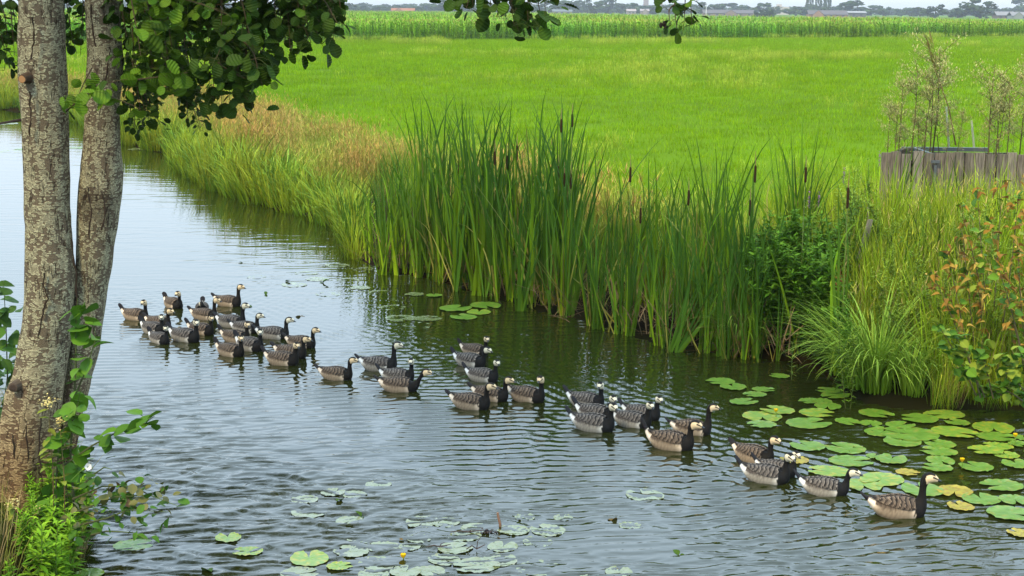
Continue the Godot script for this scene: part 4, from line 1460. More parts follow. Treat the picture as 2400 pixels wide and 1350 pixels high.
	for q in [[1549, 60], [1560, 66], [1556, 57]]:
		var p: Vector3 = at(q[0], q[1], 9.0) - base
		m.tube([p + Vector3(0, 0.02, 0), p + Vector3(0, 0.012, 0), p, p - Vector3(0, 0.014, 0)], [0.002, 0.009, 0.011, 0.005], 7, col(0.02, 0.016, 0.012), col(0.025, 0.02, 0.014))
	part("alder_cones", m.mesh(), M.stem, t)
	m = Mesher.new()
	m.tube([at(55, 280, 11) - base, at(20, 286, 10.9) - base, at(-30, 294, 10.8) - base], [0.012, 0.009, 0.005], 6, col(0.05, 0.035, 0.03), col(0.04, 0.03, 0.025))
	part("dead_twig", m.mesh(), M.stem, t)


func near_plants() -> void:
	var leaf_mesh := []
	for i in 3:
		var m := Mesher.new()
		m.leaf(Transform3D(), 1.0, 0.85, [0.08, 0.3, 0.46, 0.46, 0.5, 0.4, 0.26, 0.03], [0.15, 0.3, 0.08][i], [0.1, 0.4, 0.2][i], Color.WHITE, 1.18)
		leaf_mesh.append(m.mesh())
	var tone := [plain(0.55, 0.55, 0.3, col(0.085, 0.2, 0.014)), plain(0.6, 0.5, 0.25, col(0.06, 0.15, 0.016)), plain(0.6, 0.5, 0.25, col(0.04, 0.095, 0.014)), plain(0.5, 0.4, 0.4, col(0.12, 0.12, 0.03)), plain(0.5, 0.3, 0.3, col(0.09, 0.06, 0.03))]
	var shoots := [
		["alder_shoot", "upright leafy alder shoot in front of the trunks", [[165, 1060], [178, 860], [178, 760], [182, 700]], 10.5, 26, 0.13, [0, 0, 1]],
		["alder_shoot", "leafy alder shoot with broad bright leaves right of the trunk base", [[150, 1080], [170, 940], [205, 860], [225, 790], [215, 735]], 10.55, 26, 0.14, [0, 0, 1]],
		["alder_shoot", "alder shoot with large hanging leaves at the trunk's foot", [[130, 1150], [140, 1020], [175, 980], [190, 910]], 10.45, 26, 0.14, [0, 0, 1]],
		["alder_shoot", "tall leafy shoot at the left edge behind the trunk", [[15, 1080], [18, 900], [14, 760], [8, 660]], 11.5, 46, 0.12, [1, 2, 2]],
		["alder_shoot", "second leafy shoot at the left edge, cut by the frame", [[-20, 1080], [-10, 940], [-12, 800], [-20, 690]], 11.6, 42, 0.12, [1, 2, 2]],
		["alder_shoot", "small bushy shoot at the left edge below the taller ones", [[20, 1120], [30, 1010], [36, 930]], 11.4, 18, 0.1, [1, 2, 1]],
		["alder_bush", "dark leafy alder bush behind the trunks at the left edge, nearest stem", [[-60, 1010], [-70, 900], [-60, 780], [-40, 690]], 12.6, 60, 0.11, [1, 2, 2]],
		["alder_bush", "dark leafy alder bush stem half hidden behind the trunk", [[60, 1010], [70, 900], [80, 800], [90, 740]], 12.8, 60, 0.11, [1, 2, 2]],
		["alder_bush", "low dark leafy alder bush hidden behind the trunk's base", [[100, 1040], [120, 960], [125, 900], [130, 860]], 12.6, 55, 0.11, [2, 2, 1]],
		["alder_bush", "dark leafy alder bush at the left frame edge, lowest one", [[0, 1050], [5, 980], [15, 900], [22, 830]], 12.3, 60, 0.11, [2, 2, 1]],
		["alder_branch", "leafy branch reaching out over the water right of the trunk base", [[150, 1090], [215, 1045], [280, 1010], [340, 992], [362, 975]], 10.4, 24, 0.12, [0, 0, 1]],
		["bramble_branch", "bramble spray with reddish leaves low over the water", [[170, 1170], [240, 1140], [300, 1140], [355, 1150]], 10.3, 46, 0.07, [3, 3, 4, 1]],
		["bramble_branch", "bramble branch reaching farthest right over the water", [[180, 1200], [270, 1165], [350, 1160], [415, 1185]], 10.2, 38, 0.08, [2, 3, 1]],
		["bramble_branch", "low bramble branch hanging down to the water", [[190, 1230], [250, 1215], [300, 1195], [400, 1200]], 10.1, 30, 0.075, [2, 3, 1]],
		["bramble_branch", "short green sprig above the lone near lily pad", [[190, 1260], [250, 1245], [310, 1248], [345, 1265]], 10.0, 16, 0.07, [1, 1, 2]],
		["bramble_branch", "small drooping sprig under the leafy branch", [[190, 1140], [222, 1110], [245, 1095], [262, 1100]], 10.2, 8, 0.08, [2, 1]],
	]
	for q in shoots:
		var first: Array = q[2][0]
		var base := at(first[0], first[1], q[3])
		var t := thing(q[0], q[1], "shoot" if q[0] == "alder_shoot" else ("bush" if q[0] == "alder_bush" else "branch"), base, 0.0, "leafy shoots round the alder's foot")
		var pts := []
		var rad := []
		for k in q[2].size():
			pts.append(at(q[2][k][0], q[2][k][1], q[3] - 0.06 * k) - base)
			rad.append(lerpf(0.008, 0.002, float(k) / (q[2].size() - 1)))
		if q[0] in ["alder_shoot", "alder_bush"]:
			pts.push_front(Vector3(0, -base.y + 0.25, -0.05))
			rad.push_front(0.01)
		var m := Mesher.new()
		m.tube(pts, rad, 5, col(0.06, 0.06, 0.03), col(0.08, 0.12, 0.03))
		part("stem", m.mesh(), M.stem, t)
		for k in q[4]:
			var f := clampf((k + rng.randf()) / q[4], 0.0, 0.999) * (pts.size() - 1)
			if q[0] == "alder_shoot":
				f = clampf(f, 0.8, 99)
			var p: Vector3 = pts[int(f)].lerp(pts[mini(int(f) + 1, pts.size() - 1)], fmod(f, 1.0))
			var spread: float = {"bramble_branch": 0.1, "alder_bush": 0.2}.get(q[0], 0.055)
			p += Vector3(rnd(-1, 1), rnd(-0.7, 0.7), rnd(-1, 1)) * spread
			var l: float = q[5] * rnd(0.55, 1.15)
			var xf := turned(p, rnd(0, TAU), rnd(-0.9, 0.5), rnd(-0.8, 0.8))
			xf.basis = xf.basis.scaled_local(Vector3.ONE * l)
			part("leaf", leaf_mesh[rng.randi() % 3], tone[q[6][rng.randi() % q[6].size()]], t, xf)
	# herbs on the near bank
	var nettles := []
	for i in 4:
		nettles.append(herb(0.62, 40, 0.13, 0.32, LOBED, col(0.06, 0.16, 0.01), col(0.19, 0.36, 0.022), 3))
	for i in 60:
		var x := rnd(20, 205)
		var y := rnd(1130, 1400)
		var p := on(x, y, 0.25)
		if i < 16:
			p = on(rnd(150, 205), rnd(1110, 1400), 0.1)
		if near_shore(p.x, p.z) < -0.05:
			p.x -= 0.12
		p.y = maxf(height(p.x, p.z), 0.0) - 0.02
		var where := "at the water's edge below the alder" if x > 120 or i < 16 else "at the bottom left corner below the alder"
		grow("bank_herb", "light green leafy herb " + where + ", number " + nth(i + 1), "herb", p, nettles[i % 4], rnd(0.65, 1.1) * (1.0 if x > 105 or i < 16 else 0.55), "light green herbs on the near bank")
	for q in [[90, 1200, "cream flowered meadowsweet low before the trunk"], [112, 942, "small cream meadowsweet head high on the trunk's right side"], [140, 990, "cream meadowsweet beside the large hanging leaves"], [30, 1180, "cream meadowsweet at the left edge below the trunk"]]:
		var top := at(q[0], q[1], 10.35)
		var t := thing("meadowsweet", q[2], "meadowsweet", Vector3(top.x, 0.3, top.z))
		var m := Mesher.new()
		m.tube([Vector3.ZERO, Vector3(0.02, (top.y - 0.3) * 0.5, 0.02), Vector3(0, top.y - 0.3, 0)], [0.005, 0.004, 0.002], 5, col(0.1, 0.05, 0.03), col(0.16, 0.14, 0.05))
		part("stem", m.mesh(), M.stem, t)
		m = Mesher.new()
		for k in 70:
			m.leaf(turned(Vector3(rng.randfn(0, 0.022), top.y - 0.3 + rng.randfn(0, 0.022), rng.randfn(0, 0.022)), rnd(0, TAU), rnd(-0.5, 1.2)), 0.014, 0.013, ROUND, 0.1, 0.1, jitter(col(0.6, 0.5, 0.2), 0.2))
		part("flower_head", m.mesh(), M.petal, t)
		m = Mesher.new()
		for k in 10:
			m.leaf(turned(Vector3(0, (top.y - 0.3) * rnd(0.4, 0.95), 0), rnd(0, TAU), rnd(-0.4, 0.5)), rnd(0.06, 0.11), 0.05, LOBED, 0.2, 0.3, jitter(col(0.16, 0.2, 0.03), 0.25))
		part("leaves", m.mesh(), M.leaf, t)
	for q in [[205, 1095, 0.6, "large white bindweed trumpet facing the water beside the herbs"], [178, 1265, 0.45, "smaller white bindweed flower near the bottom of the herb mass"]]:
		var p := at(q[0], q[1], 10.0)
		var t := thing("bindweed_flower", q[3], "flower", p)
		var m := Mesher.new()
		for r in 5:
			var f := r / 4.0
			for k in 15:
				var a := TAU * k / 15.0
				var rr: float = (0.005 + 0.034 * pow(f, 4.0) + 0.003 * f * cos(a * 5.0)) * q[2]
				m.v.append(Vector3(f * 0.06 * q[2], sin(a) * rr, cos(a) * rr))
				m.c.append(col(0.62, 0.62, 0.58))
		m.grid(5, 15, 0, true)
		m.smooth()
		part("trumpet", m.mesh(), M.petal, t, Transform3D(Basis(Vector3.UP, -1.15) * Basis(Vector3.BACK, 0.35), Vector3.ZERO))
		m = Mesher.new()
		m.tube([Vector3.ZERO, Vector3(-0.05, -0.03, 0), Vector3(-0.12, -0.1, 0)], [0.004, 0.003, 0.002], 5, col(0.1, 0.18, 0.03), col(0.1, 0.18, 0.03))
		part("stalk", m.mesh(), M.stem, t)
	var tufts := [tuft(34, 0.12, 0.2, 0.55, 0.006, 0.6, 1.3, col(0.1, 0.13, 0.025), col(0.24, 0.26, 0.06), 4), tuft(30, 0.12, 0.2, 0.5, 0.005, 0.7, 1.5, col(0.2, 0.15, 0.07), col(0.34, 0.26, 0.13), 4)]
	var places := [[], []]
	var tints := [PackedColorArray(), PackedColorArray()]
	for i in 420:
		var p := Vector3(rnd(-7.0, -2.7), 0, rnd(-14.0, -7.5))
		var s := near_shore(p.x, p.z)
		if s < -0.03 or (s > 2.2 and i % 3):
			continue
		p.y = height(p.x, p.z)
		var k := 0 if rng.randf() < 0.65 else 1
		places[k].append(pose(p, rnd(0, TAU), rnd(0.6, 1.1), rnd(0, 0.2), rnd(0, TAU)))
		tints[k].append(jitter(Color.WHITE, 0.25))
	var o := Node3D.new()
	o.name = "near_bank_grass"
	add_child(o)
	tag(o, "ragged green and straw grass on the near bank round the alder", "grass", "", "stuff")
	for k in 2:
		scatter("tuft", tufts[k], M.blade, places[k], tints[k], o)


# ---------------------------------------------------------------- geese
func flock() -> Array:     # where each floats, heading (degrees turned towards the viewer), pose, plumage (0 grey, 1 brown), size, label
	return [
		[318, 752, 24, 2, 1, 0.95, "rearmost barnacle goose at the far left of the flock, behind the trunk's edge"],
		[372, 770, 30, 0, 1, 0.98, "barnacle goose second from the left in the rear group, half hidden by two nearer geese"],
		[360, 784, 34, 1, 0, 0.95, "barnacle goose in the rear group directly behind the small nearest left one"],
		[374, 806, 36, 1, 0, 0.88, "nearest barnacle goose at the rear group's left corner, grey barred back"],
		[407, 724, 40, 4, 1, 0.95, "farthest barnacle goose, facing the viewer, alone above the rear group"],
		[535, 720, 18, 3, 1, 0.95, "upper right barnacle goose of the rear group, looking right in clear water"],
		[474, 734, 80, 6, 0, 0.9, "preening barnacle goose with tucked head behind the long necked one"],
		[479, 751, 20, 3, 1, 1.0, "long necked barnacle goose with the largest white face in the rear group"],
		[472, 786, 26, 1, 1, 0.98, "brown barnacle goose in the middle of the rear group, black tail raised"],
		[434, 802, 24, 1, 0, 1.02, "barnacle goose at the near edge of the rear group, white flank in full view"],
		[543, 769, 22, 3, 0, 1.0, "barnacle goose with a tall neck behind the centre of the group, body hidden"],
		[576, 782, 22, 0, 0, 0.98, "barnacle goose looking right, mostly hidden behind two nearer geese at the group's centre"],
		[553, 804, 30, 1, 1, 1.0, "barnacle goose facing half to the viewer, white rump behind its black neighbour's head"],
		[587, 823, 30, 1, 0, 1.02, "barnacle goose with a wide black breast right of the one with a raised brown tail"],
		[640, 796, 14, 0, 0, 1.0, "grey barnacle goose floating lengthwise at the right side of the rear group"],
		[541, 836, 26, 1, 1, 0.95, "barnacle goose with raised brown tail at the rear group's near right edge"],
		[706, 817, 14, 0, 1, 1.0, "rightmost barnacle goose of the rear group, head held high"],
		[682, 841, 22, 0, 1, 1.0, "barnacle goose close behind the brown one at the group's front"],
		[662, 857, 18, 1, 1, 1.08, "large brown barnacle goose nearest the viewer at the front of the rear group"],
		[788, 891, 12, 0, 1, 1.0, "single barnacle goose swimming between the rear group and the trio"],
		[888, 870, 12, 3, 0, 1.02, "hindmost barnacle goose of the trio in the middle, head highest"],
		[932, 896, 18, 2, 0, 0.97, "middle barnacle goose of the trio, half hidden, grey barred back"],
		[935, 919, 6, 5, 1, 1.08, "front barnacle goose of the trio with neck stretched forward"],
		[1113, 835, 24, 1, 1, 0.9, "farthest barnacle goose of the column nearest the reeds"],
		[1102, 860, 26, 8, 0, 1.0, "second barnacle goose of the column nearest the reeds, back striped black and white"],
		[1131, 895, 22, 1, 0, 1.0, "barnacle goose with bold striped wings at the front of the column by the reeds"],
		[1150, 940, 22, 0, 1, 1.0, "barnacle goose between a brown one and the one with the upright neck"],
		[1103, 959, 20, 0, 1, 1.0, "warm brown barnacle goose nearest the viewer in the middle of the water"],
		[1235, 942, 24, 2, 1, 1.05, "barnacle goose with upright neck facing the viewer, right of the middle group"],
		[1374, 955, 34, 2, 0, 0.98, "farthest barnacle goose of the grey group right of centre, face to the viewer"],
		[1397, 986, 32, 1, 0, 1.0, "barnacle goose in the middle of the grey group, behind the nearest one"],
		[1390, 1010, 28, 1, 0, 1.05, "nearest barnacle goose of the grey group, pale back and white flank"],
		[1504, 985, 34, 1, 0, 0.95, "barnacle goose behind its pair mate in the grey group, dark tail up"],
		[1482, 1001, 24, 1, 0, 1.0, "barnacle goose of the grey pair nearer to the viewer, white rump shown"],
		[1620, 1020, 10, 3, 1, 1.0, "barnacle goose looking right, behind the one with the fanned tail"],
		[1572, 1053, 26, 7, 1, 1.12, "barnacle goose with a tall fanned dark tail and brown back"],
		[1767, 1084, 42, 0, 1, 0.98, "barnacle goose with raised head behind the two low swimming ones"],
		[1820, 1115, 30, 1, 0, 0.92, "small grey barnacle goose half hidden by the nearer low swimming one"],
		[1795, 1131, 20, 1, 0, 1.0, "low swimming barnacle goose with a pale flank, third from the front"],
		[1932, 1160, 14, 8, 0, 1.05, "second barnacle goose from the front, grey, following the leader past the lily pads"],
		[2103, 1210, 9, 3, 1, 1.1, "leading barnacle goose at the right, brown back and white flank, nearest lily pads"],
	]


func ring(rows: Array, s: float) -> Array:
	var i := clampi(int(s), 0, rows.size() - 2)
	var f := clampf(s - i, 0.0, 1.0)
	var out := []
	for k in 5:
		var a: float = rows[maxi(i - 1, 0)][k]
		var b: float = rows[i][k]
		var d: float = rows[i + 1][k]
		var e: float = rows[mini(i + 2, rows.size() - 1)][k]
		out.append(cubic_interpolate(b, d, a, e, f))
	return out


func goose_shape(style: int) -> Array:
	var tail := 0.05 if style == 7 else (0.0 if style in [0, 3, 5] else 0.02)
	var rows := [   # along the goose from tail to face: x, y, half width, half height, tilt
		[-0.272, 0.168 + tail * 1.5, 0.014, 0.004, -42], [-0.258, 0.154 + tail * 1.2, 0.036, 0.008, -40], [-0.226, 0.126 + tail * 0.6, 0.038, 0.014, -36], [-0.196, 0.1, 0.046, 0.026, -28], [-0.16, 0.076, 0.066, 0.046, -18],
		[-0.115, 0.054, 0.088, 0.074, -8], [-0.055, 0.044, 0.102, 0.096, -2], [0.0, 0.042, 0.106, 0.104, 2], [0.06, 0.042, 0.1, 0.099, 6], [0.108, 0.047, 0.088, 0.087, 14], [0.142, 0.062, 0.07, 0.074, 30],
		[0.157, 0.088, 0.05, 0.054, 52], [0.162, 0.118, 0.035, 0.038, 74], [0.163, 0.15, 0.026, 0.028, 86], [0.163, 0.182, 0.0235, 0.0245, 90], [0.165, 0.212, 0.024, 0.026, 86], [0.172, 0.24, 0.03, 0.033, 66],
		[0.19, 0.262, 0.036, 0.039, 42], [0.212, 0.27, 0.036, 0.037, 14], [0.234, 0.265, 0.03, 0.03, -4], [0.25, 0.258, 0.021, 0.022, -12], [0.262, 0.252, 0.013, 0.015, -14],
	]
	var stretch: float = {3: 1.12, 8: 0.74, 5: 0.7, 6: 0.35, 1: 0.88, 7: 0.8, 2: 0.95}.get(style, 0.86)
	var lean: float = {5: 0.5, 8: 0.2, 6: -0.3}.get(style, 0.04)
	for i in rows.size():
		if i > 10:
			var up: float = rows[i][1] - 0.062
			var head: float = maxf(rows[i][1] - 0.24, 0.0) if i > 15 else 0.0
			var neck := minf(up, 0.178)
			rows[i][0] += neck * lean
			rows[i][1] = 0.062 + neck * stretch + (up - neck)
	var yaw := deg_to_rad({1: 42.0, 2: 78.0, 4: 62.0, 6: 165.0, 8: 8.0}.get(style, 0.0))
	var m := Mesher.new()
	var around := 30
	var steps := 104
	var n := FastNoiseLite.new()
	n.seed = style
	n.frequency = 1.0
	var pivot: float = rows[14][0]
	var black := col(0.011, 0.01, 0.011)
	var cream := col(0.7, 0.63, 0.46)
	for i in steps + 1:
		var s := 21.0 * i / steps
		var q := ring(rows, s)
		var t := deg_to_rad(q[4])
		var up := Vector3(-sin(t), cos(t), 0)
		var c := Vector3(q[0], q[1], 0)
		var turn := yaw * smoothstep(12.5, 17.0, s)
		for k in around:
			var a := TAU * k / around
			var flat := 0.92 if sin(a) < 0 and s < 9.0 else 1.0
			var p: Vector3 = c + Vector3(0, 0, q[2] * cos(a)) + up * (q[3] * sin(a) * flat)
			var h := sin(a)
			var speck := n.get_noise_3d(p.x * 40.0, p.y * 40.0, p.z * 40.0)
			var kcol: Color
			if s < 2.35 + 0.1 * speck:
				kcol = black * 1.2
			elif s < 3.7 and h > -0.9:
				kcol = col(0.72, 0.71, 0.68)
			elif s < 9.1 + 0.35 * h + 0.5 * speck:
				var bars := 0.5 + 0.5 * sin((p.x * 1.0 + absf(h) * 0.03) * 210.0 + speck * 2.0)
				var back := col(0.12, 0.1, 0.085).lerp(col(0.035, 0.028, 0.025), bars * 0.8)
				var flank := col(0.3, 0.27, 0.22).lerp(col(0.17, 0.14, 0.11), bars * 0.6 * smoothstep(8.6, 6.5, s))
				flank = flank.lerp(col(0.58, 0.54, 0.47), smoothstep(8.0, 9.0, s) + smoothstep(4.8, 3.6, s))
				kcol = flank.lerp(back, smoothstep(0.12 + 0.2 * speck, 0.42 + 0.2 * speck, h))
			elif s < 15.7:
				kcol = black
			else:
				kcol = cream
				var lobe := smoothstep(15.6, 17.2, s)
				if h > lerpf(-0.4, 0.62, lobe) and s < 19.2:
					kcol = black
				if s > 18.5 and h > 0.08 and h < 0.5 - (20.5 - s) * 0.03 and s < 20.9:
					kcol = black
				if s > 20.85:
					kcol = black
			p = Vector3(pivot, p.y, 0) + Vector3(p.x - pivot, 0, p.z).rotated(Vector3.UP, -turn)
			m.v.append(p)
			m.c.append(kcol * (1.0 + 0.16 * speck))
	m.grid(steps + 1, around, 0, true)
	m.smooth()
	var bill := Mesher.new()
	var last := ring(rows, 21.0)
	for i in 7:
		var f := i / 6.0
		var t := deg_to_rad(-16.0)
		for k in 10:
			var a := TAU * k / 10
			var c := Vector3(last[0] - 0.002 + 0.027 * f, last[1] - 0.008 * f, 0)
			var p := c + Vector3(0, 0, cos(a) * lerpf(0.0125, 0.0055, f) * (0.75 if i == 6 else 1.0)) + Vector3(-sin(t), cos(t), 0) * sin(a) * lerpf(0.0135, 0.0035, pow(f, 0.8))
			bill.v.append(Vector3(pivot, p.y, 0) + Vector3(p.x - pivot, 0, p.z).rotated(Vector3.UP, -yaw))
			bill.c.append(col(0.014, 0.013, 0.015))
	bill.grid(7, 10, 0, true)
	bill.smooth()
	var out := [m.mesh(), bill.mesh()]
	for side in [1, -1]:    # folded wings: overlapping rows of barred feathers
		var w := Mesher.new()
		for i in 73:
			var u := i / 72.0
			for k in 13:
				var v := k / 12.0
				var x := lerpf(0.118, -0.212, u)
				var q := []
				var s := 9.4
				for j in 60:
					q = ring(rows, s)
					if q[0] <= x or s < 2.9:
						break
					s -= 0.115
				var top := lerpf(84.0, 86.0, u)
				var low := lerpf(14.0, 48.0, pow(u, 1.5)) + 18.0 * pow(absf(u - 0.3) * 1.4, 2.0)
				var a := deg_to_rad(lerpf(low, top, v))
				var wide: float = maxf(q[2], lerpf(0.0, 0.05, smoothstep(0.6, 1.0, u)) * (1.25 - u))
				var bar := fmod(u * 9.5 + v * 1.1 + 0.5 * n.get_noise_3d(x * 14.0, v * 3.0, side * 2.0) + 0.3 * sin(v * 6.0), 1.0)
				var lift := 0.014 * pow(maxf(sin(PI * clampf(v * 0.92 + 0.04, 0, 1)), 0.0), 0.5) * minf(1.0, (1.02 - u) * 5.0) * minf(1.0, u * 7.0 + 0.1) + 0.0035 * bar
				var p := Vector3(x, q[1], 0) + Vector3(0, sin(a) * (q[3] + lift), cos(a) * (wide + lift) * side)
				p.y += 0.01 * smoothstep(0.7, 1.0, u)
				var grey := col(0.1, 0.085, 0.073)
				var kc := grey * (0.85 + 0.3 * sin(u * 3.0))
				if bar > 0.35: kc = kc.lerp(col(0.014, 0.012, 0.012), smoothstep(0.35, 0.6, bar))
				if bar > 0.85: kc = col(0.26, 0.225, 0.19).lerp(grey, 0.7 * smoothstep(0.1, -0.3, n.get_noise_3d(x * 25.0, v * 4.0, side)))
				if u > 0.86: kc = col(0.025, 0.022, 0.022)
				w.v.append(p)
				w.c.append(kc * (1.0 + 0.25 * n.get_noise_3d(p.x * 60.0, p.y * 60.0, p.z * 60.0)))
		w.grid(73, 13, 0)
		w.smooth()
		out.append(w.mesh())
	var eyes := []
	for side in [1, -1]:
		var q := ring(rows, 19.1)
		var p := Vector3(q[0], q[1] + 0.007, q[2] * 0.93 * side)
		eyes.append(Vector3(pivot, p.y, 0) + Vector3(p.x - pivot, 0, p.z).rotated(Vector3.UP, -yaw))
	out.append(eyes)
	return out


func geese() -> void:
	var shapes := []
	for i in 9:
		shapes.append(goose_shape(i))
	var ball := SphereMesh.new()
	ball.radius = 0.0042
	ball.height = 0.0084
	ball.radial_segments = 8
	ball.rings = 5
	var eye := plain(0.1, 0.0, 0.6)
	eye.albedo_color = Color(0.06, 0.05, 0.045)
	for g in flock():
		var p := on(g[0], g[1] - 4)
		var t := thing("barnacle_goose", g[6], "goose", Vector3(p.x, -0.006, p.z), deg_to_rad(-g[2] + rnd(-8, 8)), "barnacle geese swimming in a flock")
		var s: Array = shapes[g[3]]
		var mat: Material = M.feather_brown if g[4] else M.feather_grey
		var size: float = g[5] * rnd(0.93, 1.04)
		t.scale = Vector3(size, size, size)
		part("body", s[0], mat, t)
		part("bill", s[1], M.gloss, t)
		part("wing", s[2], mat, t)
		part("wing", s[3], mat, t)
		for q in s[4]:
			part("eye", ball, eye, t, Transform3D(Basis(), q))


# ---------------------------------------------------------------- lily pads
func pad_mesh(s: int, low: Color, high: Color, worn: Color, wear: float) -> ArrayMesh:
	var m := Mesher.new()
	var n := FastNoiseLite.new()
	n.seed = s
	n.frequency = 1.0
	var rings := 7
	var around := 44
	var notch := rnd(0.16, 0.34)
	var long := rnd(1.05, 1.22)
	for r in rings:
		var f := float(r) / (rings - 1)
		for k in around + 1:
			var a := lerpf(notch * f + 0.02, TAU - notch * f - 0.02, float(k) / around)
			var lobe := 1.0 + 0.12 * exp(-pow((minf(a, TAU - a) - 0.45) / 0.3, 2.0)) + 0.035 * n.get_noise_2d(cos(a) * 3.0, sin(a) * 3.0) - 0.09 * maxf(0.0, n.get_noise_2d(cos(a) * 7.0 + 9.0, sin(a) * 7.0) - 0.25)
			var p := Vector3(cos(a) * long * 0.93, 0, sin(a)) * f * lobe
			p.y = 0.05 * f * f * n.get_noise_2d(p.x * 2.0 + 5.0, p.z * 2.0) + 0.02 * n.get_noise_2d(p.x * 5.0, p.z * 5.0) + 0.02 * f * f * f
			var vein := 0.5 + 0.5 * cos(a * 17.0 + 3.0 * n.get_noise_2d(p.x * 3.0, p.z * 3.0))
			var kc := low.lerp(high, 0.35 + 0.25 * vein * f + 0.5 * n.get_noise_2d(p.x * 1.5, p.z * 1.5 + 3.0))
			var w := n.get_noise_2d(p.x * 2.3 + 20.0, p.z * 2.3) + 0.25 * f
			kc = kc.lerp(worn, smoothstep(0.55 - wear * 0.5, 0.7 - wear * 0.4, w))
			m.v.append(p)
			m.c.append(kc)
	m.grid(rings, around + 1, 0)
	m.smooth()
	return m.mesh()


func lily_pads() -> void:
	var kinds := [[], [], [], []]
	for i in 5:
		kinds[0].append(pad_mesh(i, col(0.07, 0.16, 0.012), col(0.16, 0.29, 0.035), col(0.2, 0.22, 0.03), 0.3))
		kinds[1].append(pad_mesh(10 + i, col(0.11, 0.145, 0.055), col(0.17, 0.215, 0.09), col(0.16, 0.17, 0.07), 0.45))
		kinds[2].append(pad_mesh(20 + i, col(0.1, 0.21, 0.02), col(0.2, 0.32, 0.04), col(0.3, 0.3, 0.03), 0.6))
	for i in 3:
		kinds[3].append(pad_mesh(30 + i, col(0.2, 0.2, 0.02), col(0.42, 0.32, 0.02), col(0.2, 0.12, 0.02), 0.5))
	var mats := [plain(0.34, 0.15, 0.45), plain(0.18, 0.1, 0.7), plain(0.34, 0.15, 0.45), plain(0.4, 0.15, 0.4)]
	var tone := ["green", "pale green", "yellowish worn", "yellow brown"]
	var beds := [
		["of right lily bed", [[1690, 895, 70, 0], [1718, 908, 66, 0], [1788, 914, 52, 0], [1770, 926, 54, 0], [1742, 943, 64, 0], [1828, 883, 46, 0], [1958, 928, 66, 0], [1945, 918, 60, 0], [1899, 941, 56, 0], [1927, 942, 48, 0], [1940, 954, 67, 0], [1824, 964, 80, 2], [1786, 977, 100, 2], [1787, 996, 66, 0],
			[1912, 970, 86, 2], [1893, 994, 104, 0], [2052, 970, 78, 0], [1986, 990, 60, 0], [2041, 994, 56, 0], [2109, 999, 70, 0], [2157, 983, 90, 0], [2215, 973, 88, 2], [2244, 992, 58, 0], [2067, 1014, 86, 0], [2136, 1020, 132, 0], [2115, 1037, 94, 0], [2235, 1015, 100, 2], [2328, 1004, 104, 2], [2333, 1025, 88, 0],
			[2396, 1028, 44, 0], [2204, 1042, 73, 0], [2202, 1060, 81, 0], [2312, 1057, 84, 2], [2340, 1047, 70, 2], [2386, 1043, 50, 0], [1894, 1048, 88, 0], [1983, 1052, 94, 0], [1992, 1082, 100, 0], [2048, 1070, 40, 0], [2089, 1079, 78, 0], [1946, 1107, 92, 2], [1863, 1079, 70, 3], [2204, 1081, 70, 0], [2198, 1099, 72, 0],
			[2289, 1097, 84, 0], [2359, 1068, 64, 2], [2382, 1090, 72, 0], [2023, 1137, 100, 2], [2067, 1125, 108, 2], [2126, 1108, 58, 3], [2162, 1150, 104, 0], [2238, 1153, 88, 3], [2300, 1172, 96, 0], [2378, 1174, 80, 0], [2350, 1140, 100, 0], [2368, 1206, 112, 0], [2392, 1252, 60, 3], [2252, 1190, 66, 3], [2440, 1060, 80, 0], [2450, 1130, 90, 0], [2445, 1000, 80, 0], [2470, 1190, 100, 0]]],
		["under the left part of the reeds", [[945, 701, 56, 1], [972, 690, 46, 1], [1018, 694, 40, 0], [918, 721, 64, 1], [940, 746, 80, 1], [1002, 747, 66, 1], [1067, 724, 78, 0], [1138, 717, 76, 0], [1087, 744, 64, 0], [1122, 733, 60, 2], [890, 685, 58, 1], [978, 763, 72, 1]]],
		["in far patch beyond the geese", [[790, 622, 60, 1], [850, 630, 50, 1], [690, 668, 62, 1], [770, 690, 60, 1], [815, 656, 54, 1], [720, 640, 56, 1], [600, 650, 44, 1], [845, 675, 50, 1], [745, 655, 54, 1]]],
		["on the far water behind the trunks", [[30, 355, 62, 2], [170, 347, 50, 0], [325, 350, 52, 1], [12, 290, 60, 1], [55, 350, 40, 0]]],
		["of near pale cluster", [[887, 1136, 66, 1], [780, 1155, 60, 1], [830, 1158, 60, 1], [715, 1172, 64, 1], [725, 1200, 90, 1], [820, 1221, 70, 1], [990, 1222, 84, 1], [1045, 1224, 70, 1], [1115, 1238, 76, 1], [1205, 1244, 76, 1], [1285, 1244, 86, 1], [1260, 1270, 76, 1], [1178, 1282, 78, 1], [1065, 1285, 84, 1], [1090, 1256, 80, 1],
			[960, 1282, 56, 1], [895, 1282, 80, 1], [825, 1292, 84, 1], [840, 1270, 70, 1], [890, 1320, 96, 1], [795, 1330, 58, 2], [725, 1312, 98, 2], [582, 1294, 66, 2], [535, 1262, 66, 2], [1120, 1325, 108, 1], [1170, 1314, 92, 1], [1260, 1332, 108, 1], [1010, 1338, 72, 1], [875, 1346, 80, 1], [1350, 1345, 60, 1], [1450, 1342, 70, 1],
			[1512, 1161, 96, 1], [1320, 1214, 50, 1], [1230, 1212, 52, 1], [1475, 1232, 52, 1], [1040, 1312, 80, 1], [950, 1340, 80, 1], [980, 1262, 60, 1], [700, 1345, 90, 1]]],
		["beside the herbs at the lower left", [[310, 1280, 86, 0], [210, 1347, 72, 0]]],
	]
	var word := ["first", "second", "third", "fourth", "fifth", "sixth", "seventh", "eighth", "ninth", "tenth", "eleventh", "twelfth", "thirteenth", "fourteenth", "fifteenth", "sixteenth", "seventeenth", "eighteenth", "nineteenth", "twentieth"]
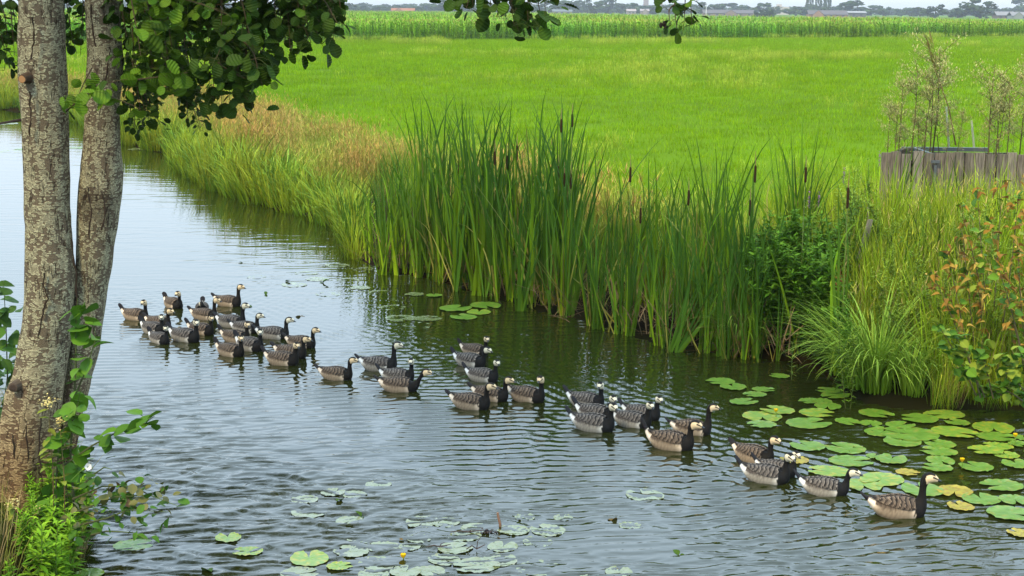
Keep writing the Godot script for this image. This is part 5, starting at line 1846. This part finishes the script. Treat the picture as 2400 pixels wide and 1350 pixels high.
	for bed in beds:
		var rows := {}
		for q in bed[1]:
			var r: String = "%d/%s" % [int(q[1] / 45), tone[q[3]]] if bed[1].size() > 20 else tone[q[3]]
			if not rows.has(r):
				rows[r] = []
			rows[r].append(q)
		var bands := []
		for r in rows:
			var b := int(rows[r][0][1] / 45)
			if not b in bands: bands.append(b)
		bands.sort()
		for r in rows:
			rows[r].sort_custom(func(a, b): return a[0] < b[0])
			for i in rows[r].size():
				var q: Array = rows[r][i]
				var size := "big " if q[2] > 95 else ("small " if q[2] < 55 else "")
				var label: String = size + tone[q[3]] + " lily pad, " + word[i] + " such from left "
				if bed[1].size() > 20:
					label += "in " + ("farthest" if bands.find(int(q[1] / 45)) == 0 else word[bands.find(int(q[1] / 45))]) + " row "
				label += bed[0]
				var p := on(q[0], q[1])
				p.y = rnd(0.005, 0.013) if q[3] != 1 else rnd(-0.005, 0.003)
				if q[1] < 695 and q[0] < 870: p.y = rnd(-0.004, 0.002)
				var s: float = q[2] / 2.0 * -p.z / FOCAL * 0.97
				var o := part("lily_pad", kinds[q[3]][rng.randi() % kinds[q[3]].size()], mats[q[3]], self, Transform3D(Basis(Vector3.UP, rnd(0, TAU)).scaled(Vector3(s, 0.2, s)), p))
				tag(o, label, "lily pad", "lily pads " + bed[0])


func floating_bits() -> void:
	for q in [[1818, 962, 978, "yellow water lily flower on the left edge of the big lily bed"], [2378, 1020, 1046, "yellow water lily flower at the right edge of the frame"], [2254, 1078, 1098, "round yellow water lily bud beside the notched pad in the middle of the bed"], [945, 1303, 1312, "yellow water lily bud among the pale pads at the near edge"]]:
		var p := on(q[0], q[2])
		var up := at(q[0], q[1], -p.z).y
		var t := thing("water_lily_flower", q[3], "flower", p)
		var m := Mesher.new()
		m.tube([Vector3(0, -0.05, 0), Vector3(0.003, up * 0.5, 0), Vector3(0, up - 0.012, 0)], [0.005, 0.005, 0.005], 6, col(0.12, 0.2, 0.03), col(0.14, 0.22, 0.03))
		part("stalk", m.mesh(), M.stem, t)
		for k in 6:
			m = Mesher.new()
			m.leaf(Transform3D(), 0.034, 0.034, ROUND, 0.4, -0.5, col(0.75, 0.5, 0.01))
			part("petal", m.mesh(), M.petal, t, turned(Vector3(0, up - 0.014, 0), k * TAU / 6, 0.5))
		m = Mesher.new()
		m.tube([Vector3(0, up - 0.014, 0), Vector3(0, up + 0.002, 0), Vector3(0, up + 0.008, 0)], [0.008, 0.013, 0.009], 9, col(0.6, 0.42, 0.02), col(0.5, 0.4, 0.03))
		part("pistil", m.mesh(), M.petal, t)
	# sticks and wreckage among the pale pads
	var p := on(1172, 1236)
	var m := Mesher.new()
	m.tube([Vector3(0.005, -0.1, 0), Vector3(0.0, 0.03, 0), Vector3(-0.012, 0.075, 0), Vector3(-0.02, 0.12, 0)], [0.011, 0.011, 0.01, 0.009], 9, col(0.16, 0.09, 0.06), col(0.22, 0.13, 0.09))
	tag(part("upright_stick", m.mesh(), M.stem, self, Transform3D(Basis(), p)), "short brown stick standing upright out of the pale lily pads", "stick")
	p = on(1145, 1249)
	m = Mesher.new()
	for k in 40:
		m.leaf(turned(Vector3(rng.randfn(0, 0.03), rnd(0, 0.025), rng.randfn(0, 0.015)), rnd(0, TAU), rnd(-0.3, 0.6)), rnd(0.02, 0.045), 0.02, LANCE, 0.3, 0.3, jitter(col(0.05, 0.045, 0.045), 0.4))
	tag(part("rotten_clump", m.mesh(), M.dry, self, Transform3D(Basis(), p)), "dark rotten plant clump beside the upright stick", "debris")
	for q in [[1095, 1250, 0.13, 0.3, "bent dark twig lying left of the dark rotten clump"], [1115, 1290, 0.07, 1.2, "forked black twig sticking up below the dark rotten clump"], [1028, 1285, 0.09, 0.5, "pale curled stem between two pale pads left of the forked twig"]]:
		p = on(q[0], q[1])
		m = Mesher.new()
		var l: float = q[2]
		m.tube([Vector3(-l, 0.01, 0), Vector3(-l * 0.4, 0.02 + q[3] * 0.02, 0.02), Vector3(0.1 * l, 0.012, 0), Vector3(l, 0.015 + q[3] * 0.02, -0.02)], [0.004, 0.005, 0.005, 0.003], 6, col(0.05, 0.04, 0.035), col(0.07, 0.05, 0.045))
		m.tube([Vector3(0.1 * l, 0.012, 0), Vector3(0.2 * l, 0.05 * q[3] + 0.01, 0), Vector3(0.5 * l, 0.08 * q[3] + 0.01, 0.01)], [0.004, 0.003, 0.002], 6, col(0.05, 0.04, 0.035), col(0.07, 0.05, 0.045))
		tag(part("twig", m.mesh(), M.stem, self, Transform3D(Basis(), p)), q[4], "twig")
	for q in [[800, 1172, 0.075, 0, "dark green leaf standing on edge above the near left pads"], [846, 1210, 0.06, 0, "dark curled leaf on the rim of a pale pad at the near left"], [1590, 1300, 0.06, 0, "small dark green leaf standing in open water at the bottom right"], [478, 1338, 0.1, 0, "green leaf standing up at the bottom edge left of the pads"], [706, 742, 0.09, 1, "brown leaf floating right of the rear goose group"],
			[1432, 1220, 0.08, 1, "brown folded leaf floating right of the pale cluster"], [2062, 1298, 0.06, 1, "olive leaf scrap in open water at the bottom right"], [1445, 1335, 0.05, 1, "dark scrap standing on a pad at the bottom edge"], [670, 660, 0.07, 0, "dark leaf tip rising from the far pale patch"], [568, 616, 0.06, 0, "tiny green floating leaf on open water left of the far pale patch"],
			[757, 663, 0.1, 0, "largest dark raised leaf in the far pale patch"], [624, 690, 0.06, 0, "green floating leaf between the far patch and the geese"], [590, 719, 0.05, 0, "little dark floating bud right of the upper right goose"], [945, 1266, 0.05, 1, "small dark leaf lying above the yellow bud"]]:
		p = on(q[0], q[1])
		m = Mesher.new()
		var k: Color = [col(0.05, 0.1, 0.016), col(0.14, 0.1, 0.035)][q[3]]
		m.leaf(turned(Vector3(0, -0.005, 0), rnd(0, TAU), rnd(0.6, 1.2) if q[3] == 0 else 0.25, rnd(-0.4, 0.4)), q[2], q[2] * 0.8, ROUND, 0.5, 0.5, k)
		m.leaf(turned(Vector3(0.01, -0.005, 0), rnd(0, TAU), 0.3, rnd(-0.4, 0.4)), q[2] * 0.7, q[2] * 0.5, ROUND, 0.4, 0.4, k * 0.8)
		tag(part("floating_leaf", m.mesh(), M.leaf, self, Transform3D(Basis(), p)), q[4], "leaf")
